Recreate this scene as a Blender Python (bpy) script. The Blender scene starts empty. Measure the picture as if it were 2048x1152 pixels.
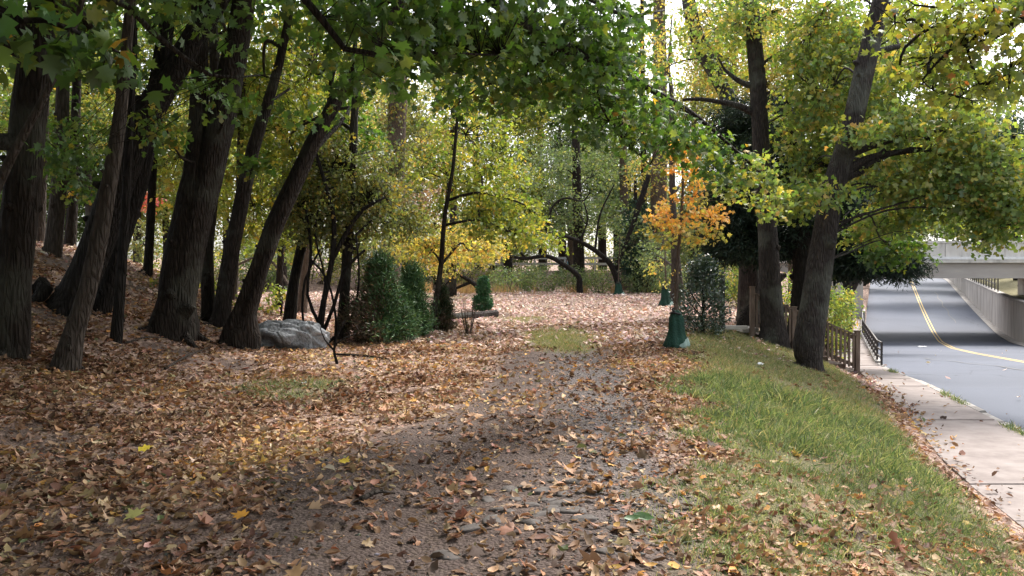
import bpy, bmesh, math, random
import numpy as np
from mathutils import Vector
R = math.radians
SC = bpy.context.scene
COL = SC.collection
rng = np.random.default_rng(11)
random.seed(11)

# ------------------------------------------------------------------ camera, sky, sun, exposure
CAM_H, F = 1.5, 1700.0                    # eye height (m), focal length in px of the 2048 px wide photograph
PITCH = math.atan(23 / F)
cam = bpy.data.cameras.new("camera"); camo = bpy.data.objects.new("camera", cam); COL.objects.link(camo)
cam.sensor_width = 36; cam.lens = 36 * F / 2048; cam.clip_start = 0.05; cam.clip_end = 2000
camo.location = (0, 0, CAM_H); camo.rotation_euler = (math.pi / 2 - PITCH, 0, 0)
SC.camera = camo

SUN_EL, SUN_ROT = R(52), R(35)
world = bpy.data.worlds.new("World"); SC.world = world; world.use_nodes = True
wn = world.node_tree.nodes; wl = world.node_tree.links
bg = wn["Background"]
sky = wn.new("ShaderNodeTexSky"); sky.sky_type = 'NISHITA'; sky.sun_disc = False
sky.sun_elevation = SUN_EL; sky.sun_rotation = SUN_ROT; sky.dust_density = 4.0; sky.air_density = 1.0; sky.ozone_density = 1.0
hs = wn.new("ShaderNodeHueSaturation"); hs.inputs["Saturation"].default_value = 0.30
wl.new(sky.outputs[0], hs.inputs["Color"]); wl.new(hs.outputs[0], bg.inputs["Color"])
bg.inputs["Strength"].default_value = 0.115
sl = bpy.data.lights.new("sun", 'SUN'); sl.energy = 1.5; sl.angle = R(14); sl.color = (1.0, 0.95, 0.88)
so = bpy.data.objects.new("sun", sl); COL.objects.link(so)
sd = Vector((math.sin(SUN_ROT) * math.cos(SUN_EL), math.cos(SUN_ROT) * math.cos(SUN_EL), math.sin(SUN_EL)))
so.rotation_euler = sd.to_track_quat('Z', 'Y').to_euler()
SC.view_settings.view_transform = 'Standard'; SC.view_settings.look = 'None'
SC.view_settings.exposure = 2.02; SC.view_settings.gamma = 1.0
SC.render.engine = 'CYCLES'
SC.cycles.max_bounces = 8; SC.cycles.diffuse_bounces = 5; SC.cycles.transmission_bounces = 4
SC.cycles.glossy_bounces = 2; SC.cycles.transparent_max_bounces = 4
SC.cycles.use_denoising = True

# ------------------------------------------------------------------ helpers: maths, noise, pixels to points
def W(px, py, Y):
    """the point at depth Y (m) that the photograph shows at pixel (px, py)"""
    dx = (px - 1024) / F; dy = -(py - 576) / F
    c, s = math.cos(PITCH), math.sin(PITCH)
    d = np.array((dx, c + dy * s, -s + dy * c))
    t = Y / d[1]
    return np.array((0, 0, CAM_H)) + d * t

def sm(t):
    t = np.clip(t, 0, 1); return t * t * (3 - 2 * t)

def _h(i, j, s):
    n = np.sin(i * 127.1 + j * 311.7 + s * 74.7) * 43758.5453
    return n - np.floor(n)

def vnoise(x, y, s=0):
    x = np.asarray(x, float); y = np.asarray(y, float)
    i = np.floor(x); j = np.floor(y); u = sm(x - i); v = sm(y - j)
    return (_h(i, j, s) * (1 - u) + _h(i + 1, j, s) * u) * (1 - v) + (_h(i, j + 1, s) * (1 - u) + _h(i + 1, j + 1, s) * u) * v

def fbm(x, y, s=0, o=4):
    a, t, n = 0.5, 0, 0
    for k in range(o):
        t = t + a * vnoise(np.asarray(x) * 2 ** k, np.asarray(y) * 2 ** k, s + k); n += a; a *= .5
    return t / n

# road geometry: left kerb line xL(Y), road height, pavement height, path height
KY = [-20, 5, 13.1, 23, 26, 40, 57, 80, 110, 160, 260]
KX = [0.5, 6.2, 8.1, 10.4, 11.3, 16.6, 23.6, 33.4, 46.4, 68, 110]
def xL(Y): return np.interp(Y, KY, KX)
def zR(Y): return np.interp(Y, [-20, 20, 26, 40, 50, 58, 64, 72, 110, 150, 260], [-1.07, -1.07, -1.3, -2.15, -2.75, -2.98, -2.8, -2.2, 0.95, 2.5, 4])
def zS(Y): return np.interp(Y, [-20, 20, 26, 50, 70, 110, 260], [-0.95, -0.95, -1.15, -1.25, -1.2, 1.1, 4.1])
def zWall(Y): return np.interp(Y, [-20, 20, 45, 60, 90, 110, 160, 260], [0, 0, -.4, -.2, 1.1, 1.9, 4, 7])
def wS(Y): return 1.4 + .55 * np.clip((16 - np.asarray(Y, float)) / 5, 0, 1)       # pavement width
RW = 10.4                                  # carriageway width measured along x
def zP(x, Y):
    z = 0.0217 * np.clip(Y - 12, 0, 30)
    z = z + 1.25 * sm((Y - 46) / 10) + 3.0 * sm((Y - 85) / 80)
    m = 2.1 * sm((-x - 3.8) / 7.6) * sm((Y - 2) / 6) * (1 - sm((Y - 19) / 9))
    n = (fbm(x * .45, Y * .45, 3) - .5) * .16 * sm((Y + 2) / 6) + (fbm(x * 1.7, Y * 1.7, 5) - .5) * .05
    n = n * (1 + 1.2 * sm((-x - 3) / 3))
    rut = -.05 * np.exp(-((x - .95 - .03 * Y) / .35) ** 2) - .05 * np.exp(-((x + .75 - .03 * Y) / .35) ** 2)
    rut = rut * sm((24 - Y) / 8)
    return z + m + n + rut
def G(x, Y):
    x = np.asarray(x, float); Y = np.asarray(Y, float)
    u = x - xL(Y)
    ww = wS(Y); d = -ww - u
    t = np.clip(d / (5.8 - ww), 0, 1)
    f = 1 - (1 - t) ** 1.6
    bank = zS(Y) - .02 + (zP(x, Y) - zS(Y)) * f
    z = np.where(u < -ww, bank, np.where(u < 0, zS(Y) - .1, np.where(u < RW + .2, zR(Y) - .08, zWall(Y) - .1 + .12 * np.clip(u - RW - 1, 0, 60))))
    return z
def hit(px, py):
    """where the ray through a pixel meets the ground"""
    Y = 2.0
    while Y < 200:
        p = W(px, py, Y)
        if p[2] <= G(p[0], Y): return p
        Y *= 1.004
    return W(px, py, 60)

# ------------------------------------------------------------------ helpers: meshes and tags
class MB:
    def __init__(s): s.v = []; s.f = []; s.n = 0; s.c = []; s.m = []
    def add(s, verts, faces, col=None):
        verts = np.asarray(verts, float)
        s.v.append(verts)
        for f in faces: s.f.append(tuple(int(i) + s.n for i in f))
        s.n += len(verts)
        if col is not None: s.c.append(np.tile(np.array(col, float), (len(verts), 1)))
    def box(s, c, size, rz=0, ry=0, rx=0, col=None):
        x, y, z = np.array(size) / 2
        v = np.array([(-x, -y, -z), (x, -y, -z), (x, y, -z), (-x, y, -z), (-x, -y, z), (x, -y, z), (x, y, z), (-x, y, z)])
        def rot(v, a, i, j):
            o = v.copy(); o[:, i] = v[:, i] * math.cos(a) - v[:, j] * math.sin(a); o[:, j] = v[:, i] * math.sin(a) + v[:, j] * math.cos(a); return o
        if rx: v = rot(v, rx, 1, 2)
        if ry: v = rot(v, ry, 2, 0)
        if rz: v = rot(v, rz, 0, 1)
        s.add(v + np.array(c), [(0, 3, 2, 1), (4, 5, 6, 7), (0, 1, 5, 4), (1, 2, 6, 5), (2, 3, 7, 6), (3, 0, 4, 7)], col)
    def beam(s, a, b, w, h):
        """a square bar from a to b"""
        a = np.array(a, float); b = np.array(b, float); t = b - a; t /= np.linalg.norm(t)
        up = np.array((0, 0, 1.)) if abs(t[2]) < .95 else np.array((1., 0, 0))
        r = np.cross(t, up); r /= np.linalg.norm(r); q = np.cross(r, t)
        o = [(-1, -1), (1, -1), (1, 1), (-1, 1)]
        v = [a + r * w / 2 * i + q * h / 2 * j for i, j in o] + [b + r * w / 2 * i + q * h / 2 * j for i, j in o]
        s.add(v, [(3, 2, 1, 0), (4, 5, 6, 7), (0, 1, 5, 4), (1, 2, 6, 5), (2, 3, 7, 6), (3, 0, 4, 7)])
    def tube(s, pts, rad, seg=8, wob=0.0, seed=0, smooth=True, step=None):
        pts = np.asarray(pts, float); rad = np.asarray(rad, float)
        if smooth and len(pts) > 2: pts, rad = catmull(pts, rad, step)
        n = len(pts)
        tg = np.gradient(pts, axis=0); tg /= np.linalg.norm(tg, axis=1)[:, None] + 1e-9
        ref = np.array((0.13, 1., 0.07)) if abs(tg[:, 2]).mean() > .5 else np.array((.05, .03, 1.))
        r = np.cross(tg, ref); r /= np.linalg.norm(r, axis=1)[:, None] + 1e-9
        q = np.cross(tg, r)
        a = np.linspace(0, 2 * math.pi, seg, endpoint=False)
        k = np.arange(n)[:, None]
        rr = rad[:, None] * np.ones((1, seg))
        if wob:
            L = np.concatenate([[0], np.cumsum(np.linalg.norm(np.diff(pts, axis=0), axis=1))])[:, None]
            rr = rr * (1 + wob * (np.sin(3 * a + seed + L * .7) * .6 + np.sin(5 * a + seed * 2.3 - L * 1.3) * .4) + wob * 1.2 * (vnoise(L * 2.2 + seed, a * 2.0, 7) - .5))
        v = pts[:, None, :] + rr[..., None] * (np.cos(a)[None, :, None] * r[:, None, :] + np.sin(a)[None, :, None] * q[:, None, :])
        f = []
        for i in range(n - 1):
            for j in range(seg):
                j2 = (j + 1) % seg
                f.append((i * seg + j, i * seg + j2, (i + 1) * seg + j2, (i + 1) * seg + j))
        f.append(tuple(range(seg))[::-1]); f.append(tuple((n - 1) * seg + j for j in range(seg)))
        s.add(v.reshape(-1, 3), f)
    def build(s, name, mat, parent=None, smooth=False, bevel=0):
        me = bpy.data.meshes.new(name)
        me.from_pydata(np.concatenate(s.v).tolist(), [], s.f); me.update()
        if s.c:
            at = me.attributes.new("Col", 'FLOAT_COLOR', 'POINT'); c = np.concatenate(s.c)
            at.data.foreach_set("color", np.concatenate([c, np.ones((len(c), 1))], 1).ravel())
        if smooth: me.polygons.foreach_set("use_smooth", [True] * len(me.polygons))
        o = link(name, me, mat, parent)
        if bevel:
            md = o.modifiers.new("bevel", 'BEVEL'); md.width = bevel; md.segments = 2; md.limit_method = 'ANGLE'
        return o

def catmull(p, r, step=None):
    P = np.vstack([2 * p[0] - p[1], p, 2 * p[-1] - p[-2]]); op = []; orr = []
    for i in range(len(p) - 1):
        L = np.linalg.norm(p[i + 1] - p[i]); n = max(2, int(L / step)) if step else 4
        for k in range(n):
            t = k / n; a, b, c, d = P[i], P[i + 1], P[i + 2], P[i + 3]
            op.append(.5 * (2 * b + (c - a) * t + (2 * a - 5 * b + 4 * c - d) * t * t + (3 * b - a - 3 * c + d) * t ** 3))
            orr.append(r[i] * (1 - t) + r[i + 1] * t)
    op.append(p[-1]); orr.append(r[-1])
    return np.array(op), np.array(orr)

def link(name, me, mat, parent=None):
    o = bpy.data.objects.new(name, me); COL.objects.link(o)
    if mat: me.materials.append(mat)
    if parent:
        o.parent = parent; o.location = -Vector(parent.location)   # parts are modelled in world metres
    return o
def tag(o, label=None, cat=None, group=None, kind=None):
    if label: o["label"] = label
    if cat: o["category"] = cat
    if group: o["group"] = group
    if kind: o["kind"] = kind
    return o
def empty(name, loc, label, cat, group=None):
    o = bpy.data.objects.new(name, None); o.empty_display_size = .2; COL.objects.link(o)
    o.location = Vector([float(a) for a in loc])
    return tag(o, label, cat, group)

def fastmesh(name, V, T, C=None, smooth=False):
    """a mesh from arrays: V (n,3), T (m,3) triangles, C (n,3) colour of each point"""
    me = bpy.data.meshes.new(name)
    me.vertices.add(len(V)); me.vertices.foreach_set("co", np.ascontiguousarray(V, np.float32).ravel())
    me.loops.add(len(T) * 3); me.loops.foreach_set("vertex_index", np.ascontiguousarray(T, np.int32).ravel())
    me.polygons.add(len(T)); me.polygons.foreach_set("loop_start", np.arange(0, len(T) * 3, 3, dtype=np.int32))
    if smooth: me.polygons.foreach_set("use_smooth", np.ones(len(T), bool))
    me.update(calc_edges=True)
    if C is not None:
        at = me.attributes.new("Col", 'FLOAT_COLOR', 'POINT')
        at.data.foreach_set("color", np.ascontiguousarray(np.concatenate([C, np.ones((len(C), 1))], 1), np.float32).ravel())
    return me

# ------------------------------------------------------------------ leaf templates (unit size, stem at origin, tip along +y)
def fan(outline, cz=0.0):
    v = [(0, .45, cz)] + outline; n = len(outline)
    return np.array(v, float), np.array([(0, 1 + i, 1 + (i + 1) % n) for i in range(n)])
_m = [(0, 0, 0), (.30, .02, -.06), (.22, .22, 0), (.55, .38, -.10), (.28, .50, 0), (.30, .72, -.05), (.12, .66, 0), (0, 1.0, -.10)]
MAPLE = fan(_m + [(-a, b, c) for a, b, c in _m[-2:0:-1]], .06)
_s = [(0, 0, 0), (.45, .2, -.06), (.18, .42, 0), (.32, .75, -.05), (0, 1.0, -.08)]
STAR = fan(_s + [(-a, b, c) for a, b, c in _s[-2:0:-1]], .05)
OVAL = (np.array([(0, 0, 0), (.22, .3, .10), (.2, .7, .12), (0, 1, .02), (-.2, .7, .12), (-.22, .3, .10), (0, .33, 0), (0, .68, .0)]),
        np.array([(0, 1, 6), (1, 2, 7), (1, 7, 6), (2, 3, 7), (3, 4, 7), (4, 5, 6), (4, 6, 7), (5, 0, 6)]))
RHOMB = (np.array([(0, 0, 0), (.3, .45, .06), (0, 1, 0), (-.3, .5, .06)], float), np.array([(0, 1, 2), (0, 2, 3)]))
NEEDLE = (np.array([(0, 0, 0), (.09, .4, .02), (0, 1, 0), (-.09, .4, .02)], float), np.array([(0, 1, 2), (0, 2, 3)]))
BLADE = (np.array([(-.5, 0, 0), (.5, 0, 0), (.32, .5, 0), (-.32, .5, 0), (0, 1, 0)], float), np.array([(0, 1, 2), (0, 2, 3), (3, 2, 4)]))

def place(tmpl, P, X, Yv, Z, S, C, curl=None):
    """copies of a leaf template: positions, three axes and sizes for each -> V, T, C"""
    tv, tt = tmpl; n = len(P)
    loc = np.repeat(tv[None], n, 0)
    if curl is not None:
        loc = loc.copy()
        y = loc[:, :, 1] - .45; x = loc[:, :, 0]
        loc[:, :, 2] += curl[:, :1] * y * y + curl[:, 1:2] * x * x + curl[:, 2:3] * x * y + curl[:, 3:4] * x
    S = np.asarray(S)[:, None, None]
    V = P[:, None, :] + S * (loc[:, :, :1] * X[:, None, :] + loc[:, :, 1:2] * Yv[:, None, :] + loc[:, :, 2:3] * Z[:, None, :])
    T = (tt[None] + (np.arange(n) * len(tv))[:, None, None]).reshape(-1, 3)
    return V.reshape(-1, 3), T, np.repeat(C, len(tv), 0)

def unit(a): return a / (np.linalg.norm(a, axis=1)[:, None] + 1e-9)
def axes(normal, direc):
    Z = unit(normal); Yv = unit(direc - (direc * Z).sum(1)[:, None] * Z); X = np.cross(Yv, Z); return X, Yv, Z

def pick(palette, n, r=None, jit=.18):
    cols = np.array([p[0] for p in palette], float); w = np.array([p[1] for p in palette], float)
    cw = np.cumsum(w / w.sum()); r = rng.random(n) if r is None else r
    c = cols[np.searchsorted(cw, np.clip(r, 0, .9999))]
    c = c * (1 + jit * rng.normal(size=(n, 1))) * (1 + .07 * rng.normal(size=(n, 3)))
    return np.clip(c, .004, .9)

class Leaves:
    def __init__(s): s.V = []; s.T = []; s.C = []; s.n = 0
    def put(s, V, T, C): s.V.append(V); s.T.append(T + s.n); s.C.append(C); s.n += len(V)
    def sprays(s, ctr, k, sr, size, pal, tmpl=STAR, flat=.35, tilt=.75, droop=.25, outward=None):
        """k leaves around each spray centre"""
        n = len(ctr)
        if n == 0: return
        cc = np.repeat(ctr, k, 0); N = n * k
        sa = np.repeat(unit(rng.normal(size=(n, 3)) * (.35, .35, .15) + (0, 0, 1)), k, 0)   # plane of the spray
        off = rng.normal(size=(N, 3)); off = unit(off) * (rng.random((N, 1)) ** .5) * sr
        along = (off * sa).sum(1)[:, None]
        off = off - along * sa * (1 - flat)
        hr = np.linalg.norm(off, axis=1)[:, None]
        off[:, 2:3] -= droop * hr * hr / max(sr, .01)
        P = cc + off
        nrm = unit(sa * (1 - tilt) + unit(rng.normal(size=(N, 3))) * tilt)
        direc = unit(off + rng.normal(size=(N, 3)) * .35 * sr + (0, 0, -.35 * sr))
        X, Yv, Z = axes(nrm, direc)
        S = size * (.55 + .75 * rng.random(N))
        hue = np.clip(np.repeat(rng.random(n), k) * .75 + rng.random(N) * .35 - .05, 0, 1)
        C = pick(pal, N, hue)
        cu = rng.normal(size=(N, 4)) * (.3, .4, .2, .1)
        s.put(*place(tmpl, P, X, Yv, Z, S, C, cu))
    def build(s, name, mat, parent=None):
        me = fastmesh(name, np.concatenate(s.V), np.concatenate(s.T), np.concatenate(s.C))
        return link(name, me, mat, parent)

def blobpts(c, r, n, gap=.35, shell=.45, freq=1.0):
    """n points in an ellipsoid, bunched so that gaps show"""
    c = np.array(c, float); r = np.array(r, float); out = []; m = 0; sd = rng.random() * 90; tries = 0
    while m < n and tries < 40:
        tries += 1
        d = unit(rng.normal(size=(n * 3, 3))); q = (rng.random((n * 3, 1)) * (1 - shell ** 3) + shell ** 3) ** (1 / 3)
        q = np.where(rng.random((n * 3, 1)) < .25, rng.random((n * 3, 1)) ** .5, q)
        p = d * q
        w = p * r * freq
        nz = vnoise(w[:, 0] * .9 + sd, w[:, 2] * .9 + w[:, 1] * .4) * .6 + vnoise(w[:, 0] * 2.1 + sd, w[:, 2] * 2.1 - w[:, 1], 4) * .4
        p = p[nz > gap]
        out.append(p); m += len(p)
    p = np.concatenate(out)[:n]
    return c + p * r

# ------------------------------------------------------------------ materials
def mat(name):
    m = bpy.data.materials.new(name); m.use_nodes = True; nt = m.node_tree
    return m, nt.nodes, nt.links, nt.nodes["Principled BSDF"]
def node(N, t, **kw):
    n = N.new(t)
    for k, v in kw.items():
        if k in n.inputs: n.inputs[k].default_value = v
        else: setattr(n, k, v)
    return n
def ramp(N, L, src, stops):
    r = N.new("ShaderNodeValToRGB"); e = r.color_ramp.elements
    while len(e) < len(stops): e.new(.5)
    for i, (p, c) in enumerate(stops): e[i].position = p; e[i].color = (*c, 1)
    L.new(src, r.inputs[0]); return r.outputs[0]
def coords(N, L, scale=(1, 1, 1)):
    tc = N.new("ShaderNodeTexCoord"); mp = N.new("ShaderNodeMapping"); mp.inputs["Scale"].default_value = scale
    L.new(tc.outputs["Object"], mp.inputs[0]); return mp.outputs[0]
def noise(N, L, vec, scale, detail=4, rough=.55):
    n = node(N, "ShaderNodeTexNoise", Scale=scale, Detail=detail, Roughness=rough); L.new(vec, n.inputs["Vector"]); return n.outputs["Fac"]
def bump(N, L, h, b, strength=.5, dist=.02):
    n = node(N, "ShaderNodeBump", Strength=strength, Distance=dist); L.new(h, n.inputs["Height"]); L.new(n.outputs[0], b.inputs["Normal"])

def leaf_mat(name, trans=.42, gloss=.05, rough=.45, tint=(1.25, 1.2, .55)):
    m, N, L, b = mat(name); N.remove(b); out = N["Material Output"]
    at = N.new("ShaderNodeAttribute"); at.attribute_name = "Col"
    d = N.new("ShaderNodeBsdfDiffuse"); t = N.new("ShaderNodeBsdfTranslucent"); g = N.new("ShaderNodeBsdfGlossy"); g.inputs["Roughness"].default_value = rough
    L.new(at.outputs["Color"], d.inputs["Color"])
    mu = node(N, "ShaderNodeMix", data_type='RGBA', blend_type='MULTIPLY'); mu.inputs[0].default_value = 1
    L.new(at.outputs["Color"], mu.inputs[6]); mu.inputs[7].default_value = (*tint, 1); L.new(mu.outputs[2], t.inputs["Color"])
    m1 = N.new("ShaderNodeMixShader"); m1.inputs[0].default_value = trans; L.new(d.outputs[0], m1.inputs[1]); L.new(t.outputs[0], m1.inputs[2])
    m2 = N.new("ShaderNodeMixShader"); m2.inputs[0].default_value = gloss; L.new(m1.outputs[0], m2.inputs[1]); L.new(g.outputs[0], m2.inputs[2])
    L.new(m2.outputs[0], out.inputs["Surface"]); return m
M_leaf = leaf_mat("leaf_green", .48)
M_dry = leaf_mat("leaf_dry", .18, .03, .6, (1.1, 1, .8))
M_needle = leaf_mat("needle", .12, .04, .5)
M_holly = leaf_mat("leaf_glossy", .1, .14, .28)
M_grass = leaf_mat("grass_blade", .35, .04, .5, (1.15, 1.1, .6))

def bark(name, dark, light, scale=1.0, moss=None):
    m, N, L, b = mat(name)
    v = coords(N, L, (9 * scale, 9 * scale, 1.6 * scale)); v2 = coords(N, L)
    n1 = noise(N, L, v, 1.6, 6, .65); n2 = noise(N, L, v2, 1.1, 4)
    vo = node(N, "ShaderNodeTexVoronoi", Scale=2.2); vo.feature = 'DISTANCE_TO_EDGE'; L.new(v, vo.inputs["Vector"])
    fm = N.new("ShaderNodeMath"); fm.operation = 'MULTIPLY_ADD'; L.new(vo.outputs["Distance"], fm.inputs[0]); fm.inputs[1].default_value = .9; L.new(n1, fm.inputs[2])
    c = ramp(N, L, fm.outputs[0], [(.42, dark), (.95, light)])
    if moss:
        mx = node(N, "ShaderNodeMix", data_type='RGBA'); L.new(ramp(N, L, n2, [(.52, (0, 0, 0)), (.62, (1, 1, 1))]), mx.inputs[0]); L.new(c, mx.inputs[6]); mx.inputs[7].default_value = (*moss, 1); c = mx.outputs[2]
    L.new(c, b.inputs["Base Color"]); b.inputs["Roughness"].default_value = .9; b.inputs["Specular IOR Level"].default_value = .2
    ad = N.new("ShaderNodeMath"); ad.operation = 'MULTIPLY_ADD'; L.new(vo.outputs["Distance"], ad.inputs[0]); ad.inputs[1].default_value = 1.6; L.new(n1, ad.inputs[2])
    bump(N, L, ad.outputs[0], b, 1.0, .06)
    return m
M_bark = bark("bark_dark", (.015, .011, .009), (.048, .037, .030), 1.0, (.055, .052, .042))
M_barkp = bark("bark_pale", (.045, .036, .03), (.105, .085, .072), 1.0)
M_barkg = bark("bark_grey", (.030, .025, .023), (.085, .070, .064), 1.3, (.10, .10, .085))
M_barkb = bark("bark_black", (.011, .009, .008), (.036, .03, .026))
M_barkr = bark("bark_tan", (.09, .065, .05), (.19, .145, .115), 1.2)

def ground_mat():
    m, N, L, b = mat("forest_ground")
    at = N.new("ShaderNodeAttribute"); at.attribute_name = "Col"
    sp = N.new("ShaderNodeSeparateColor"); L.new(at.outputs["Color"], sp.inputs[0])
    v = coords(N, L)
    n1 = noise(N, L, v, 3.0, 8, .6); n2 = noise(N, L, v, 28, 5, .65)
    dirt = ramp(N, L, n1, [(.3, (.058, .042, .037)), (.55, (.096, .071, .063)), (.75, (.14, .106, .094))])
    vo = node(N, "ShaderNodeTexVoronoi", Scale=38); L.new(v, vo.inputs["Vector"])
    sc = N.new("ShaderNodeSeparateColor"); L.new(vo.outputs["Color"], sc.inputs[0])
    grav = ramp(N, L, sc.outputs[0], [(0, (.06, .053, .053)), (.5, (.105, .093, .092)), (1, (.17, .152, .148))])
    vl = node(N, "ShaderNodeTexVoronoi", Scale=15); L.new(coords(N, L, (1, .75, 1)), vl.inputs["Vector"])
    s2 = N.new("ShaderNodeSeparateColor"); L.new(vl.outputs["Color"], s2.inputs[0])
    lit = ramp(N, L, s2.outputs[0], [(0, (.13, .085, .07)), (.35, (.24, .155, .125)), (.7, (.36, .25, .20)), (.9, (.48, .345, .28)), (1, (.40, .27, .15))])
    grs = ramp(N, L, n2, [(.3, (.10, .095, .05)), (.55, (.185, .165, .09)), (.75, (.29, .235, .14))])
    def mix(f, a, c):
        x = node(N, "ShaderNodeMix", data_type='RGBA'); L.new(f, x.inputs[0]); L.new(a, x.inputs[6]); L.new(c, x.inputs[7]); return x.outputs[2]
    def soft(ch, k=.5):
        ml = N.new("ShaderNodeMath"); ml.operation = 'MULTIPLY_ADD'; L.new(n2, ml.inputs[0]); ml.inputs[1].default_value = k; ml.inputs[2].default_value = -k / 2
        ad = N.new("ShaderNodeMath"); ad.operation = 'ADD'; ad.use_clamp = True; L.new(sp.outputs[ch], ad.inputs[0]); L.new(ml.outputs[0], ad.inputs[1]); return ad.outputs[0]
    c = mix(soft(2), dirt, grav); c = mix(soft(0), c, lit); c = mix(soft(1), c, grs)
    L.new(c, b.inputs["Base Color"]); b.inputs["Roughness"].default_value = .95; b.inputs["Specular IOR Level"].default_value = .15
    ad = N.new("ShaderNodeMath"); ad.operation = 'MULTIPLY_ADD'; L.new(s2.outputs[1], ad.inputs[0]); L.new(sp.outputs[0], ad.inputs[1]); L.new(n2, ad.inputs[2])
    a2 = N.new("ShaderNodeMath"); a2.operation = 'MULTIPLY_ADD'; L.new(vo.outputs["Distance"], a2.inputs[0]); a2.inputs[1].default_value = -.8; L.new(ad.outputs[0], a2.inputs[2])
    bump(N, L, a2.outputs[0], b, .8, .03)
    return m
M_ground = ground_mat()

def plain(name, stops, scale=6, rough=.8, spec=.3, bs=.3, bd=.01, vecscale=(1, 1, 1), detail=6, metal=0):
    m, N, L, b = mat(name); v = coords(N, L, vecscale)
    n1 = noise(N, L, v, scale, detail, .62)
    L.new(ramp(N, L, n1, stops), b.inputs["Base Color"]); b.inputs["Roughness"].default_value = rough; b.inputs["Specular IOR Level"].default_value = spec; b.inputs["Metallic"].default_value = metal
    if bs: bump(N, L, noise(N, L, v, scale * 6, 4), b, bs, bd)
    return m
def asphalt_mat():
    m, N, L, b = mat("asphalt"); v = coords(N, L)
    a = noise(N, L, v, .16, 4, .5); g = noise(N, L, v, 60, 3, .7)
    c = ramp(N, L, a, [(.32, (.048, .056, .080)), (.68, (.072, .083, .115))])  # base colour tinted blue for the sky it reflects
    mx = node(N, "ShaderNodeMix", data_type='RGBA', blend_type='MULTIPLY'); mx.inputs[0].default_value = .5
    L.new(c, mx.inputs[6]); L.new(ramp(N, L, g, [(.3, (.7, .7, .7)), (.7, (1.2, 1.2, 1.2))]), mx.inputs[7])
    vo = node(N, "ShaderNodeTexVoronoi", Scale=.11); vo.feature = 'DISTANCE_TO_EDGE'
    wv = node(N, "ShaderNodeTexNoise", Scale=.5, Detail=5); L.new(v, wv.inputs["Vector"])
    wm = node(N, "ShaderNodeMix", data_type='RGBA'); wm.inputs[0].default_value = .55; L.new(v, wm.inputs[6]); L.new(wv.outputs["Color"], wm.inputs[7])
    sc = N.new("ShaderNodeVectorMath"); sc.operation = 'MULTIPLY_ADD'; L.new(wv.outputs["Color"], sc.inputs[0]); sc.inputs[1].default_value = (3, 3, 3); L.new(v, sc.inputs[2])
    L.new(sc.outputs[0], vo.inputs["Vector"])
    crack = ramp(N, L, vo.outputs["Distance"], [(.0, (.55, .55, .55)), (.006, (1, 1, 1))])
    m2 = node(N, "ShaderNodeMix", data_type='RGBA', blend_type='MULTIPLY'); m2.inputs[0].default_value = 1; L.new(mx.outputs[2], m2.inputs[6]); L.new(crack, m2.inputs[7])
    L.new(m2.outputs[2], b.inputs["Base Color"]); b.inputs["Roughness"].default_value = .75; b.inputs["Specular IOR Level"].default_value = .2
    bump(N, L, g, b, .25, .006); return m
M_asphalt = asphalt_mat()
M_yellow = plain("worn_yellow_paint", [(.35, (.22, .18, .10)), (.5, (.52, .36, .10)), (.7, (.60, .42, .13))], 9, .7)
M_walk = plain("pavement_concrete", [(.25, (.17, .14, .13)), (.5, (.25, .212, .197)), (.75, (.31, .272, .255))], 2.2, .9, .2, .4, .006)
M_kerb = plain("kerb_stone", [(.3, (.20, .18, .165)), (.7, (.46, .43, .40))], 3.5, .9, .2, .5, .01)
M_conc = plain("bridge_concrete", [(.28, (.30, .285, .27)), (.42, (.52, .50, .48)), (.75, (.66, .64, .61))], 1.3, .9, .2, .3, .01, (1.6, 1, .5))
M_concd = plain("weathered_concrete", [(.25, (.17, .155, .14)), (.45, (.38, .35, .32)), (.75, (.56, .52, .48))], .8, .95, .2, .4, .02, (1.6, 1.6, .35))
M_gird = plain("girder_concrete", [(.25, (.28, .25, .235)), (.6, (.40, .37, .35)), (.8, (.48, .45, .43))], .7, .9, .2, .3, .01, (.35, 1, 1.6))
M_wood = plain("weathered_wood", [(.25, (.085, .060, .048)), (.5, (.17, .125, .10)), (.75, (.27, .215, .175))], 3, .9, .2, .5, .006, (3, 3, .7))
M_plank = plain("pale_timber", [(.3, (.42, .38, .34)), (.7, (.62, .58, .53))], 3, .85, .2, .3, .005)
M_iron = plain("dark_iron", [(.3, (.025, .022, .022)), (.7, (.06, .05, .047))], 8, .6, .4, .2, .003)
M_galv = plain("white_rail_paint", [(.3, (.62, .63, .66)), (.7, (.78, .79, .82))], 4, .5, .4, 0)
M_blue = plain("blue_paint", [(.3, (.08, .33, .50)), (.7, (.12, .42, .60))], 4, .5, .4, 0)
M_bag = plain("green_bag_vinyl", [(.25, (.008, .030, .021)), (.6, (.016, .058, .040)), (.8, (.04, .11, .08))], 5, .65, .22, .8, .03)
M_bagp = plain("scuffed_bag_vinyl", [(.25, (.16, .25, .22)), (.7, (.30, .42, .38))], 9, .5, .4, .4, .01)
M_strap = plain("black_strap", [(.3, (.012, .012, .013)), (.7, (.03, .03, .032))], 8, .6)
M_litter = plain("white_paper", [(.3, (.72, .73, .74)), (.7, (.85, .86, .86))], 12, .7)
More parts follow.
